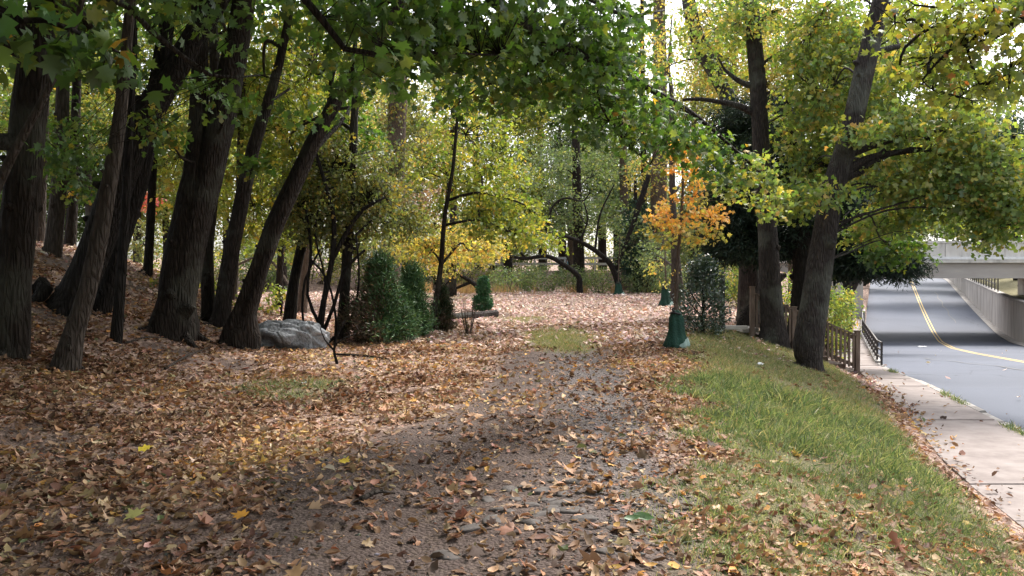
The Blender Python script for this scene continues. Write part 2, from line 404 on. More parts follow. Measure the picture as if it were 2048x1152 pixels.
def rock_mat():
    m, N, L, b = mat("boulder_stone"); v = coords(N, L)
    a = noise(N, L, v, 2.2, 8, .65); g = noise(N, L, v, 14, 6, .7)
    mm = N.new("ShaderNodeMath"); mm.operation = 'MULTIPLY_ADD'; L.new(g, mm.inputs[0]); mm.inputs[1].default_value = .5; L.new(a, mm.inputs[2])
    L.new(ramp(N, L, mm.outputs[0], [(.5, (.07, .07, .075)), (.7, (.20, .205, .215)), (.9, (.42, .43, .45))]), b.inputs["Base Color"])
    b.inputs["Roughness"].default_value = .9; vo = node(N, "ShaderNodeTexVoronoi", Scale=3.2); vo.feature = 'DISTANCE_TO_EDGE'; L.new(v, vo.inputs["Vector"])
    m3 = N.new("ShaderNodeMath"); m3.operation = 'MINIMUM'; L.new(vo.outputs["Distance"], m3.inputs[0]); m3.inputs[1].default_value = .12
    m4 = N.new("ShaderNodeMath"); m4.operation = 'MULTIPLY_ADD'; L.new(m3.outputs[0], m4.inputs[0]); m4.inputs[1].default_value = 3.0; L.new(mm.outputs[0], m4.inputs[2])
    bump(N, L, m4.outputs[0], b, 1.0, .10); return m
M_rock = rock_mat()
M_cobble = plain("cobble_stone", [(.3, (.055, .045, .04)), (.7, (.125, .108, .10))], 9, .85, .35, .5, .006)
M_stone = plain("pale_stone", [(.3, (.40, .37, .34)), (.7, (.62, .59, .55))], 8, .85, .3, .5, .01)

# ------------------------------------------------------------------ the setting: ground, road, markings, pavement, kerb
def zones(x, Y):
    """how much fallen-leaf litter, grass and gravel there is at a point: the surface itself, not its light"""
    d = xL(Y) - wS(Y) - x
    n = fbm(x * .8, Y * .8, 21) - .5; n2 = fbm(x * 2.3, Y * 2.3, 31) - .5
    g = sm((d - .25) / .5) * sm((5.55 - wS(Y) + 1.0 * n + .9 * n2 + .35 * sm((Y - 13) / 5) - d - .05 * (Y < 9)) / .9) * sm((24 - Y) / 2)
    g = g * (1 - .55 * sm((7 - Y) / 3) * sm((d - 1.8 + 1.5 * n2) / 1.4))
    pg = sm(1.4 - np.hypot((x - 1.1) / .75, (Y - 19.0) / 2.6) + n2 * .9)
    pg = np.maximum(pg, .75 * sm(1.2 - np.hypot((x + 3.0) / .9, (Y - 11.2) / 1.2) + n2 * 1.2))
    pg = np.maximum(pg, .6 * sm(1.2 - np.hypot((x - 1.1) / 1.6, (Y - 31) / 1.4) + n2 * 1.2))
    pg = np.maximum(pg, .8 * sm(1.2 - np.hypot((x + 3.3) / 3.0, (Y - 39.5) / 2.2) + n2 * 1.2))
    pg = np.maximum(pg, .6 * sm(1.2 - np.hypot((x - .3) / .7, (Y - 24.5) / 1.3) + n2 * 1.2))
    gr = np.maximum(g, pg)
    left = -2.2 + .9 * n + 1.5 * sm((Y - 6) / 7)      # left edge of the bare track
    right = 1.35 + .05 * Y + .6 * n
    bare = sm((x - left) / .7) * sm((right - x) / .6) * sm((19.5 - Y) / 4)
    bare = np.maximum(bare, .6 * sm((x + 3.6 + n) / .8) * sm((.5 - x) / .6) * sm((6.2 - Y + 1.5 * n) / 1.2))
    lit = 1 - .93 * bare
    lit = lit * (1 - .8 * sm((-x - 2.4) / 1.5) * sm((.40 + .12 * sm((-x - 3.5) / 2) * sm((Y - 7) / 3) - fbm(x * 1.1, Y * .8, 91)) / .1) * (Y < 19))
    lit = np.where(Y > 19, .75 + .4 * n, lit)
    gv = sm(1.35 - abs((x - .95 - .035 * Y + .5 * n) / .75)) * sm((Y - 4.2) / 1.5) * sm((21 - Y) / 3)
    return np.clip(lit, 0, 1), np.clip(gr, 0, 1), np.clip(gv * .9, 0, 1)

rows = np.concatenate([np.linspace(-14, 2, 17), np.geomspace(2.15, 60, 250)[0:], np.linspace(61, 110, 50), np.geomspace(114, 420, 24)])
nl = 210
sl_ = np.linspace(0, 1, nl)
V = []; C = []
for Y in rows:
    xe = float(xL(Y) - wS(Y))
    far = -(14 + 1.1 * max(Y, 0)) - 6
    xs = xe - (xe - far) * (1 - sl_) ** 1.7
    xs = np.concatenate([xs[:-1], [xe - .004, xe + .004], float(xL(Y)) + np.array([-.02, .004, RW * .5, RW + .196, RW + .204, RW + 2, RW + 8, RW + 20, RW + 60, RW + 160])])
    V.append(np.stack([xs, np.full(len(xs), Y), G(xs, np.full(len(xs), Y))], 1))
    l, g, v = zones(xs, np.full(len(xs), Y))
    u = xs - xL(Y)
    g = np.where(u > RW, 1, g); l = np.where(u > RW, 0, l)
    C.append(np.stack([l, g, v], 1))
nc = len(V[0]); nr = len(rows)
i, j = np.meshgrid(np.arange(nr - 1), np.arange(nc - 1), indexing='ij'); a = (i * nc + j).ravel()
T = np.concatenate([np.stack([a, a + 1, a + nc + 1], 1), np.stack([a, a + nc + 1, a + nc], 1)])
gme = fastmesh("ground", np.concatenate(V), T, np.concatenate(C), True)
ground = tag(link("ground", gme, M_ground), kind="structure")

def strip(name, ys, offs, zf, m, kind="structure", skirt=None):
    """a band along the road between x offsets from the left kerb line"""
    mb = MB(); v = []; 
    for Y in ys:
        for o in offs: v.append((float(xL(Y)) + o, Y, float(zf(Y, o))))
    k = len(offs); f = []
    for a in range(len(ys) - 1):
        for b in range(k - 1): f.append((a * k + b, a * k + b + 1, (a + 1) * k + b + 1, (a + 1) * k + b))
    mb.add(v, f); o = mb.build(name, m, smooth=False); return tag(o, kind=kind)
ry = np.concatenate([np.arange(-12, 60, 1.5), np.arange(60, 160, 3), np.arange(160, 265, 12)])
strip("road", ry, [-.01, 2, 5.2, 8, RW + .02], lambda Y, o: zR(Y) + .03 * (1 - abs(o - 5.2) / 5.2), M_asphalt)
def mark(o0, o1): return strip("road_marking", ry, [o0, o1], lambda Y, o: zR(Y) + .036, M_yellow)
mark(5.07, 5.17); mark(5.30, 5.40)
M_tar = plain("crack_sealant", [(.3, (.018, .018, .02)), (.7, (.035, .035, .038))], 5, .6, .4, 0)
def tar(ys, off, w):
    mb = MB(); v = []
    for q, Y in enumerate(ys):
        o = off(Y); ww = w * (.6 + .8 * random.random())
        for s in (-1, 1): v.append((float(xL(Y)) + o + s * ww, Y, float(zR(Y)) + .034 + .0 * q))
    mb.add(v, [(2 * a, 2 * a + 1, 2 * a + 3, 2 * a + 2) for a in range(len(ys) - 1)]); tag(mb.build("road_crack", M_tar), kind="structure")
tar(np.arange(24, 34, .5), lambda Y: 4.2 - .22 * (Y - 24) + .12 * math.sin(Y * 1.7), .035)
tar(np.arange(70, 96, 1.0), lambda Y: 7.4 + .1 * math.sin(Y * .9), .05)
# pavement slabs with joints, and the kerb in worn lengths
mb = MB(); Y = -8.0
while Y < 70:
    L_ = 1.5; g_ = .012
    for o1 in (-.17,):
        v = []
        for yy in (Y + g_, Y + L_ - g_):
            for zz in (-.25, 0):
                for o in (-float(wS(yy)) - .02, o1): v.append((float(xL(yy)) + o, yy, float(zS(yy)) + zz + .006 * math.sin(Y * 7.1)))
        mb.add(v, [(2, 3, 7, 6), (0, 2, 6, 4), (1, 5, 7, 3), (0, 1, 3, 2), (4, 6, 7, 5)])
    Y += L_
tag(mb.build("pavement", M_walk), kind="structure")
mb = MB(); Y = -8.0; k = 0
while Y < 26.0:
    L_ = .9 + .9 * random.random(); g_ = .02 + .05 * random.random(); dz = -.03 * random.random(); dx = .02 * random.random()
    v = []
    for yy in (Y + g_, Y + L_ / 2, Y + L_ - g_):
        for (o, zz) in ((-.165, -.3), (-.165, 0), (-.03, .005), (0, -.03), (.01, -.3)): v.append((float(xL(yy)) + o + dx, yy, float(zS(yy)) + zz + dz))
    f = []
    for r_ in range(2):
        for q in range(4): f.append((r_ * 5 + q, r_ * 5 + q + 1, r_ * 5 + q + 6, r_ * 5 + q + 5))
    f += [(0, 1, 2, 3, 4), (14, 13, 12, 11, 10)]
    mb.add(v, [tuple(reversed(q)) for q in f]); Y += L_
tag(mb.build("kerb", M_kerb), kind="structure")
# the low wall that holds the pavement above the sinking road
mb = MB(); ys = np.arange(26, 70, 2.0); v = []
for Y in ys:
    for (o, z) in ((-.18, zS(Y) - .3), (-.18, zS(Y) + .06), (.0, zS(Y) + .06), (.0, zR(Y) - .2)): v.append((float(xL(Y)) + o, Y, float(z)))
f = []
for a in range(len(ys) - 1):
    for b in range(3): f.append((a * 4 + b, (a + 1) * 4 + b, (a + 1) * 4 + b + 1, a * 4 + b + 1))
f.append((0, 1, 2, 3)); mb.add(v, f)
tag(mb.build("pavement_wall", M_concd), "low concrete wall holding up the pavement beside the sinking road", "wall")

# ------------------------------------------------------------------ bridge, walls, railings
BY0, BY1 = 57.0, 67.0
br = empty("road_bridge", (30, 62, -2.6), "pale concrete road bridge crossing over the dipping street", "bridge")
mb = MB(); mb.box((36, BY0 + .25, 1.98), (36, .5, 1.2)); mb.box((36, BY1 - .25, 1.98), (36, .5, 1.2))
for k in range(5): mb.box((36, BY0 + 1.6 + k * 1.7, 1.9), (36, .5, 1.05))
mb.build("girder", M_gird, br)
mb = MB(); mb.box((37, 62, 2.52), (40, 10.5, .22)); mb.build("deck", M_conc, br, bevel=.02)
mb = MB()
mb.box((37, BY0 - .18, 2.72), (40, .22, .18)); mb.build("ledge", M_galv, br, bevel=.01)
for y0 in (BY0 + .06, BY1 - .06):
    mb = MB()
    for k in range(10):
        mb.box((17 + 2 + k * 4, y0, 3.22), (3.97, .28, .98))
    mb.box((37, y0, 3.80), (40, .36, .17)); mb.build("parapet", M_conc, br, bevel=.015)
mb = MB(); mb.box((float(xL(62)) - 4.4, 62, -.2), (4.6, 9.6, 4.2)); mb.build("abutment", M_concd, br)
mb = MB(); mb.box((float(xL(66)) + RW + 3.4, 62.6, -.8), (3.0, 8.4, 4.3)); mb.build("abutment", M_concd, br)

wl_ = empty("retaining_wall", (float(xL(80)) + RW, 80, zR(80)), "stained concrete retaining wall along the far side of the road", "wall")
mb = MB(); mc = MB(); ys = np.arange(48.5, 150, 3.0)
for sec, (o0, o1, z0, z1, M_) in enumerate(((.02, .42, None, 0, mb), (-.06, .5, -.001, .14, mc))):
    v = []
    for Y in ys:
        zt = float(zWall(Y)); zb = float(zR(Y)) - .3 if z0 is None else zt + z0
        for (o, z) in ((o0, zb), (o0, zt + z1), (o1, zt + z1), (o1, zb)): v.append((float(xL(Y)) + RW + o, Y, z))
    f = []
    for a in range(len(ys) - 1):
        for b in range(4): f.append((a * 4 + b, a * 4 + (b + 1) % 4, (a + 1) * 4 + (b + 1) % 4, (a + 1) * 4 + b))
    f += [(3, 2, 1, 0)]; M_.add(v, f)
mb.build("wall", M_concd, wl_); mc.build("coping", M_kerb, wl_)
# strip of leaves/gutter at the wall's foot
strip("gutter", np.arange(48.5, 150, 3.0), [RW - .55, RW + .01], lambda Y, o: zR(Y) + (.04 if o < RW - .1 else .09), M_kerb)

rl = empty("wall_railing", (float(xL(80)) + RW + .2, 80, float(zWall(80))), "dark metal railing along the top of the retaining wall", "railing")
for hgt in (.55, 1.0):
    mb = MB()
    for a in range(7, len(ys) - 1):
        p = [np.array((float(xL(q)) + RW + .22, q, float(zWall(q)) + .14 + hgt)) for q in (ys[a], ys[a + 1])]
        mb.beam(p[0], p[1], .06, .07)
    mb.build("rail", M_iron, rl)
for q in np.arange(68.2, 130, 1.8):
    mb = MB(); mb.box((float(xL(q)) + RW + .22, q, float(zWall(q)) + .14 + .52), (.07, .07, 1.05)); mb.build("post", M_iron, rl)

mr = empty("metal_railing", (float(xL(26)) - .1, 26, float(zS(26))), "low dark metal railing between the pavement and the sinking road", "railing")
yr = np.arange(25.2, 60, 1.3)
for hgt in (.22, .44, .66):
    mb = MB()
    for a in range(len(yr) - 1):
        p = [(float(xL(q)) - .09, q, float(zS(q)) + hgt) for q in (yr[a], yr[a + 1])]
        mb.beam(p[0], p[1], .04, .04)
    mb.build("rail", M_iron, mr)
for q in yr:
    mb = MB(); mb.box((float(xL(q)) - .09, q, float(zS(q)) + .33), (.05, .05, .70)); mb.build("post", M_iron, mr)

# guardrail of the road on the embankment, far behind the clearing
gd = empty("guardrail", (4, 56.3, 2.2), "white horizontal guardrail on the embankment behind the thicket", "guardrail")
for z in (2.33, 2.72):
    mb = MB(); mb.box((-2, 56.3, z), (26, .08, .15)); mb.build("rail", M_galv, gd)
for x in np.arange(-14.5, 11, 2.0):
    mb = MB(); mb.box((x, 56.4, 2.1), (.1, .1, 1.4)); mb.build("post", M_galv, gd)
bf = empty("blue_frame", W(1142, 513, 55.0), "small bright blue upright frame beside the white guardrail", "frame")
c = W(1142, 506, 55.4)
for s in (-1, 1):
    mb = MB(); mb.box((c[0] + s * .2, 55.4, c[2] - .3), (.09, .09, 1.9)); mb.build("upright", M_blue, bf)
for s in (-.25, .45):
    mb = MB(); mb.box((c[0], 55.4, c[2] + s), (.31, .07, .08)); mb.build("crossbar", M_blue, bf)

# ------------------------------------------------------------------ timber stairs down the bank, with their handrail
p0 = np.array((6.22, 22.0)); p1 = np.array((8.78, 21.6))
st = empty("bank_stairs", (7.5, 22.5, -.6), "timber stairs going down the bank behind the wooden handrail", "stairs")
z0 = .16; z1 = -.93; ns = 7
for k in range(ns):
    t = k / (ns - 1); c = p0 * (1 - t) + p1 * t
    mb = MB(); mb.box((c[0], c[1] + .75, z0 + (z1 - z0) * t - .06), (.42, 1.3, .12)); mb.build("tread", M_plank if k == 0 else M_wood, st, bevel=.008)
mb = MB(); mb.box((5.75, 22.1, .17), (.75, .14, .10)); mb.build("landing_edge", M_plank, st, bevel=.01)
hr = empty("stair_handrail", (7.5, 21.8, -.5), "weathered wooden handrail with balusters sloping down the bank to the pavement", "handrail")
def hp(t, h): 
    c = p0 * (1 - t) + p1 * t; return np.array((c[0], c[1], z0 + (z1 - z0) * t + h))
for t, h in ((0, 1.06), (.40, .98), (1, 1.03)):
    c = hp(t, 0); mb = MB(); mb.box((c[0], c[1], c[2] + h / 2 - .1), (.115, .115, h + .2)); mb.box((c[0], c[1], c[2] + h + .012), (.14, .14, .03)); mb.build("post", M_wood, hr, bevel=.006)
mb = MB(); mb.beam(hp(.0, .93), hp(1, .93), .14, .045); mb.build("top_rail", M_wood, hr)
mb = MB(); mb.beam(hp(.0, .84), hp(1, .84), .04, .09); mb.build("side_rail", M_wood, hr)
mb = MB(); mb.beam(hp(.0, .14), hp(1, .14), .04, .09); mb.build("bottom_rail", M_wood, hr)
for k in range(1, 25):
    t = k / 25
    if abs(t - .40) < .02: continue
    c = hp(t, .48); mb = MB(); mb.box((c[0], c[1] - .035, c[2]), (.05, .035, .86)); mb.build("baluster", M_wood, hr)

bp = W(1444, 660, 21.5); gz = float(G(bp[0], 21.5))
mb = MB(); mb.box((bp[0], 21.5, gz + .68), (.12, .12, 1.5)); mb.box((bp[0], 21.5, gz + 1.435), (.135, .135, .03))
tag(mb.build("dark_post", M_iron, bevel=.006), "square dark post standing beside the holly bush", "post")
# ------------------------------------------------------------------ trees
def grow(P, rad, mb, seg=10, wob=.09, seed=0, flare=1.35, step=None):
    mb.tube(P, rad, seg, wob, seed, True, step)

def limb_to(mb, P, rad, tgt, r0, seed):
    """a limb from the trunk to a point, rising first"""
    d = np.linalg.norm(P - tgt, axis=1) + np.where(P[:, 2] > tgt[2] - .2, 2.0 * np.clip(P[:, 2] - tgt[2] + .5, 0, 9), 0)
    i = int(np.argmin(d)); a = P[i]; L = np.linalg.norm(tgt - a)
    if L < .3: return np.array([a, tgt])
    rs = np.random.default_rng(seed)
    m1 = a + (tgt - a) * .35 + np.array((0, 0, .10 * L)) + rs.normal(size=3) * .06 * L
    m2 = a + (tgt - a) * .7 + np.array((0, 0, .08 * L)) + rs.normal(size=3) * .06 * L
    r = min(r0, rad[i] * .6)
    pts = np.array([a, m1, m2, tgt]); mb.tube(pts, [r, r * .75, r * .5, r * .2], 6, .05, seed)
    return catmull(pts, np.ones(4))[0]

def twigs(mb, path, ctr, r=.008, frac=1.0, seg=3):
    """thin twigs from the nearest point of a limb to the spray centres"""
    for c in ctr:
        if rng.random() > frac: continue
        d = np.linalg.norm(path - c, axis=1); a = path[int(np.argmin(d))]
        L = np.linalg.norm(c - a)
        if L < .05: continue
        m = (a + c) / 2 + np.array((0, 0, .08 * L)) + rng.normal(size=3) * .07 * L
        mb.tube(np.array([a, m, c]), [r * 1.3, r, r * .5], seg, 0, 0, False)

def px_path(pts, Y0, dY=0.0):
    """[(px, py, width px)] at depth Y0 (+dY per step) -> points and radii"""
    P = []; r = []
    for k, q in enumerate(pts):
        Y = q[3] if len(q) > 3 else Y0 + dY * k
        P.append(W(q[0], q[1], Y)); r.append(q[2] / F * Y / 2)
    return np.array(P), np.array(r)

def tree(name, label, trunk, Y=None, up=0, blobs=(), pal=None, size=.11, tmpl=STAR, k=14, sr=.35, barkm=None, limbs=(), group=None, dY=0.0,
         tw=.5, cat="tree", seg=10, wob=.09, lmat=None, flare=1.12, gap=.35, tilt=.75, lean=(0, 0), limb_r=.05, crown="crown", twr=.008, freq=1.0):
    seed = abs(hash(label)) % 1000 if False else sum(ord(c) for c in label) % 997
    if Y is None: Y = float(hit(trunk[0][0], trunk[0][1])[1])
    P, r = px_path(trunk, Y, dY)
    if group == WOOD: r = r * .74
    if group == CH: r = r * .62
    # root the trunk in the ground below its lowest visible point
    gz = float(G(P[0][0], P[0][1]))
    if P[0][2] > gz + .12: P = np.vstack([[P[0][0] - .15 * (P[1][0] - P[0][0]), P[0][1], gz - .05], P]); r = np.concatenate([[r[0] * 1.1], r])
    P[0][2] = min(P[0][2], gz - .05)
    base = P[0].copy(); b2 = P[0] - (P[1] - P[0]) / np.linalg.norm(P[1] - P[0]) * .25
    b2[2] = min(b2[2], gz - .25)
    L01 = np.linalg.norm(P[1] - P[0])
    P = np.vstack([b2, P[0], P[0] + (P[1] - P[0]) * min(.4, .45 / L01), P[1:]]); r = np.concatenate([[r[0] * flare * 1.15, r[0] * flare], [r[0] * 1.06], r[1:]])
    if up:
        d = P[-1] - P[-2]; d /= np.linalg.norm(d); d = d + np.array((lean[0], lean[1], .6)); d /= np.linalg.norm(d)
        n = 4; ext = np.array([P[-1] + d * up * (q + 1) / n + rng.normal(size=3) * .03 * up * np.array((1, 1, 0)) for q in range(n)])
        P = np.vstack([P, ext]); r = np.concatenate([r, r[-1] * np.linspace(.85, .2, n)])
    root = empty(name, (base[0], base[1], gz), label, cat, group)
    mb = MB(); grow(P, r, mb, seg, wob, seed, step=.35 if Y < 24 else None)
    if Y < 24 and r[1] > .08:          # knots and broken stubs
        rs = np.random.default_rng(seed + 5); cpt, crd = catmull(P, r)
        for q in range(7):
            i_ = int(len(cpt) * (.18 + .5 * rs.random())); a_ = -1.57 + rs.normal() * 1.0; dr = np.array((math.cos(a_), math.sin(a_), .35)); rr_ = crd[i_]
            s_ = rr_ * (.16 + .16 * rs.random()); mb.tube([cpt[i_] + dr * rr_ * .6, cpt[i_] + dr * (rr_ * .97), cpt[i_] + dr * (rr_ * 1.06 + s_ * rs.random() * 1.5)], [s_ * 1.7, s_ * 1.2, s_ * .55], 7, .2, seed + q)
    if Y < 24 and r[1] > .09:          # roots spreading from the foot
        nr_ = 5; rs = np.random.default_rng(seed)
        for q in range(nr_):
            a_ = 6.283 * (q + .6 * rs.random()) / nr_; R0 = r[1] * .72; L_ = R0 * (2.0 + 1.6 * rs.random()); ca, sa_ = math.cos(a_), math.sin(a_)
            pp = []
            for t_, hz in ((.55, .9), (.95, .38), (1.5, .12), (2.3, -.03)):
                xx = base[0] + ca * R0 * t_ * L_ / (R0 * 2.6); yy = base[1] + sa_ * R0 * t_ * L_ / (R0 * 2.6); pp.append((xx, yy, float(G(xx, yy)) + hz * R0 * 1.2 - .02))
            mb.tube(pp, [R0 * .42, R0 * .34, R0 * .22, R0 * .08], 7, .15, seed + q)
    fine, finer = catmull(P, r)
    lp = []
    for q in limbs:
        A, ra = px_path(q, 10.5 if name == "overhanging_oak" else Y)
        mb.tube(A, ra, 7, .08, seed + 3, True, .25); lp.append(catmull(A, ra)[0])
    lv = Leaves(); any_ = False
    for n_, bl in enumerate(blobs):
        if bl[0] == 'w': c = np.array(bl[1:4], float); rad = np.array(bl[4:7], float); n = bl[7]; op = bl[8] if len(bl) > 8 else {}
        else:
            px, py, by, rx, rz, rd, n = bl[:7]; op = bl[7] if len(bl) > 7 else {}
            c = W(px, py, by); rad = np.array((rx / F * by, rd, rz / F * by))
        pts = blobpts(c, rad, n, op.get('gap', gap), freq=op.get('freq', freq))
        src = np.vstack([fine[len(fine) // 4:]] + lp) if lp else fine[len(fine) // 4:]
        rr = np.concatenate([finer[len(finer) // 4:]] + [np.full(len(a), .05) for a in lp]) if lp else finer[len(finer) // 4:]
        path = limb_to(mb, src, rr, c + rad * np.array((0, 0, -.1)), limb_r * (1 if rad.max() > .6 else .5), seed + n_)
        f_ = op.get('tw', tw)
        if f_: twigs(mb, np.vstack([path[len(path) // 3:], src]) if n < 400 else path, pts, twr * op.get('twr', 1), f_ * min(1, 220 / n))
        lv.sprays(pts, op.get('k', k), op.get('sr', sr), op.get('size', size), op.get('pal', pal), op.get('tmpl', tmpl), tilt=op.get('tilt', tilt), droop=op.get('droop', .25))
        any_ = True
    mb.build("trunk", barkm or M_bark, root, smooth=True)
    if any_: lv.build(crown, lmat or M_leaf, root)
    return root

# palettes: (colour, weight), from green through yellow to orange and brown
P_DKG = [((.06, .125, .03), 4), ((.09, .175, .038), 5), ((.13, .22, .045), 3), ((.20, .26, .055), 1.2)]
P_MAP = [((.06, .12, .03), 4), ((.085, .165, .035), 5), ((.14, .21, .04), 3), ((.22, .22, .035), 1.2), ((.40, .26, .04), .5)]
P_YG = [((.11, .17, .05), 3), ((.19, .25, .055), 5), ((.29, .32, .065), 5), ((.44, .38, .08), 2.5), ((.54, .38, .09), 1)]
P_YEL = [((.22, .26, .08), 3), ((.36, .35, .10), 4), ((.52, .42, .12), 4), ((.58, .38, .12), 2), ((.44, .26, .10), .8)]
P_FAR = [((.14, .19, .08), 3), ((.22, .27, .10), 4), ((.34, .34, .12), 4), ((.50, .42, .15), 2.5), ((.56, .38, .15), .8)]
P_FARG = [((.11, .16, .085), 4), ((.16, .22, .10), 4), ((.22, .27, .13), 3), ((.34, .34, .14), 1.2)]
P_ORG = [((.84, .36, .08), 3), ((.87, .46, .13), 5), ((.86, .56, .20), 4), ((.56, .50, .16), 1.6)]
P_SAP = [((.30, .34, .12), 3), ((.48, .44, .14), 4), ((.74, .46, .12), 3)]
P_GUM = [((.12, .20, .06), 4), ((.19, .27, .075), 5), ((.28, .32, .08), 5), ((.44, .38, .09), 2.2), ((.58, .38, .11), .9)]
P_OLV = [((.09, .12, .05), 3), ((.16, .19, .07), 5), ((.20, .18, .05), 3), ((.36, .26, .06), 1.5)]
P_YEW = [((.010, .022, .014), 4), ((.017, .037, .021), 5), ((.034, .062, .032), 2)]
P_RED = [((.45, .08, .07), 4), ((.52, .14, .10), 3), ((.50, .28, .18), 2)]
P_BRN = [((.16, .10, .07), 3), ((.24, .16, .11), 3), ((.14, .13, .06), 2)]

CH = "black crooked cherry trunks at the back of the clearing"
WOOD = "trees of the dark grove on the left"
OVH = dict(gap=.1, k=16, sr=.7, size=.24, tmpl=RHOMB, tw=.06, tilt=.6)      # high crowns above the frame
def high(x, Y, z, r, n=180): return ('w', x, Y, z, r, r, r * .55, n, OVH)

# --- the grove on the left
tree("maple_tree", "massive dark trunk cut by the left edge of the picture", [(10, 705, 105), (25, 560, 95), (45, 380, 92), (62, 200, 86), (78, 90, 80), (90, 0, 74)], None, 6,
     [high(-10, 11, 8.5, 4.2, 260), high(-13, 15, 6.5, 4, 200), high(-12, 8, 5.5, 3.5, 180), high(-16, 18, 9, 4, 180), high(-9, 4, 5, 3.2, 260), high(-11, 1, 4, 3.5, 260), high(-8, 7, 8, 3, 160), (20, 60, 12, 120, 70, 1.2, 45, {'k': 12, 'sr': .35}), (175, 75, 13.5, 90, 80, 1, 40)], P_MAP, .12, group=WOOD, limb_r=.12, k=14)  # low crown masses beyond the left edge are added to darken the grove
tree("slim_tree", "thin pale stem leaning right across the massive left-edge trunk", [(-55, 640, 30), (-25, 440, 27), (0, 362, 25), (35, 292, 23), (66, 235, 21), (110, 150, 18)], 10.5, 3, [(150, -60, 11, 60, 60, .6, 26)], P_MAP, .12, barkm=M_barkp, group=WOOD, flare=1.1)
tree("slim_tree", "straight grey-brown trunk between the left-edge trunk and the leaning pale trunk", [(100, 545, 46), (112, 440, 42), (122, 330, 38), (126, 200, 34), (128, 60, 30), (128, 0, 28)], 18, 6,
     [high(-10, 19, 10.5, 3.4), (125, 300, 17, 60, 60, .8, 26), (180, 330, 18, 60, 120, 1, 40)], P_MAP, .12, barkm=M_barkp, group=WOOD)
tree("slim_tree", "dim narrow trunk just right of the straight grey-brown one", [(138, 520, 30), (146, 400, 26), (150, 260, 24), (154, 120, 22), (156, 0, 20)], 20, 5, [high(-11, 22, 9.5, 3.2)], P_MAP, .12, group=WOOD)
tree("slim_tree", "pale slim trunk leaning right, nearest of the grove and rooted in the leaf litter", [(128, 738, 66), (150, 660, 52), (176, 580, 47), (200, 470, 46), (222, 350, 41), (238, 250, 36), (250, 140, 30), (262, 0, 26)], None, 4,
     [high(-4.5, 10, 6.8, 2.4, 140)], P_MAP, .12, barkm=M_barkp, group=WOOD, flare=1.25, wob=.06, seg=14)
tree("maple_tree", "thick black trunk leaning far right behind the pale slim trunk, forked near the top", [(112, 660, 120), (150, 590, 92), (195, 480, 84), (240, 350, 82), (290, 235, 80), (345, 150, 68), (395, 65, 60), (440, 0, 52)], 14, 6,
     [high(-4, 13, 9.0, 3.8, 260), high(-7, 9, 7.5, 3.2, 180), high(-1, 11, 8, 3.2, 200)], P_DKG, .12, group=WOOD, barkm=M_barkb, limbs=[[(285, 240, 45), (305, 190, 26), (318, 110, 22), (330, 20, 18), (335, -60, 14)]], seg=14)
tree("maple_tree", "dark trunk leaning right, close behind the pale slim trunk", [(180, 690, 60), (212, 590, 48), (242, 480, 46), (275, 370, 50), (300, 250, 44), (325, 120, 40), (340, 0, 36)], 14.6, 5, [high(-7.5, 16, 8.5, 3.4)], P_DKG, .12, group=WOOD, barkm=M_barkb)
tree("slim_tree", "thin straight dark trunk standing in the leaves left of the twin trunk", [(232, 692, 30), (240, 600, 27), (246, 500, 25), (252, 400, 22), (262, 200, 20), (268, 60, 17)], 13.4, 3, [high(-6, 14, 7.3, 2.2, 90)], P_DKG, .12, group=WOOD, barkm=M_barkb)
tree("maple_tree", "widest dark trunk of the grove, splitting into two stems", [(345, 668, 118), (352, 600, 100), (365, 520, 96), (382, 430, 88), (393, 350, 70), (398, 250, 52), (400, 130, 44), (398, 0, 40)], None, 6,
     [high(-5.5, 18, 9.5, 4, 240), high(-2, 16, 9.8, 3.2, 180), (290, 250, 12.5, 55, 35, .6, 9), (430, 190, 12.5, 60, 35, .7, 9), (360, 300, 20, 110, 120, 1.2, 90, {'pal': P_YG}), (440, 120, 21, 110, 120, 1.2, 90, {'pal': P_YG})], P_MAP, .125, group=WOOD,
     limbs=[[(352, 640, 60), (366, 550, 66), (384, 460, 66), (412, 360, 60), (440, 250, 54), (462, 140, 50), (480, 50, 46), (492, -60, 40)]], seg=16)
tree("slim_tree", "upright dark trunk hard against the right of the twin trunk", [(420, 690, 44), (416, 600, 36), (414, 500, 35), (424, 400, 33), (430, 280, 30), (428, 100, 26), (425, 0, 24)], 17.5, 5, [high(-6, 20, 9, 3)], P_MAP, .12, group=WOOD)
tree("slim_tree", "dark trunk curving right, second left of the boulder", [(436, 688, 54), (448, 600, 45), (466, 490, 44), (486, 390, 40), (508, 290, 34), (534, 210, 30), (560, 120, 24), (580, 20, 20)], 17.2, 3,
     [(520, 400, 21, 80, 110, .8, 110, {'pal': P_YG}), (500, 220, 21.5, 90, 90, .9, 100, {'pal': P_YG}), (570, 170, 22, 90, 90, 1, 90, {'pal': P_YG}), (500, 350, 15.6, 30, 40, .5, 9), high(-3.5, 18, 8.5, 2.6, 110)], P_MAP, .12, group=WOOD)
tree("gnarled_tree", "knotty trunk leaning right, rooted beside the boulder's left end", [(476, 690, 84), (492, 622, 54), (516, 548, 50), (552, 450, 47), (590, 362, 39), (626, 288, 37), (660, 222, 36), (692, 165, 34), (760, 70, 30), (800, 0, 27)], None, 4,
     [(620, 120, 21, 110, 110, 1.2, 110, {'pal': P_YG}), (690, 260, 20, 80, 80, 1, 70), (610, 330, 20.5, 70, 70, .8, 70, {'pal': P_YG}), (740, 60, 18.5, 90, 70, 1.2, 46), high(-1.5, 17, 9, 3, 160)], P_MAP, .12, group=WOOD, wob=.30, seg=16)
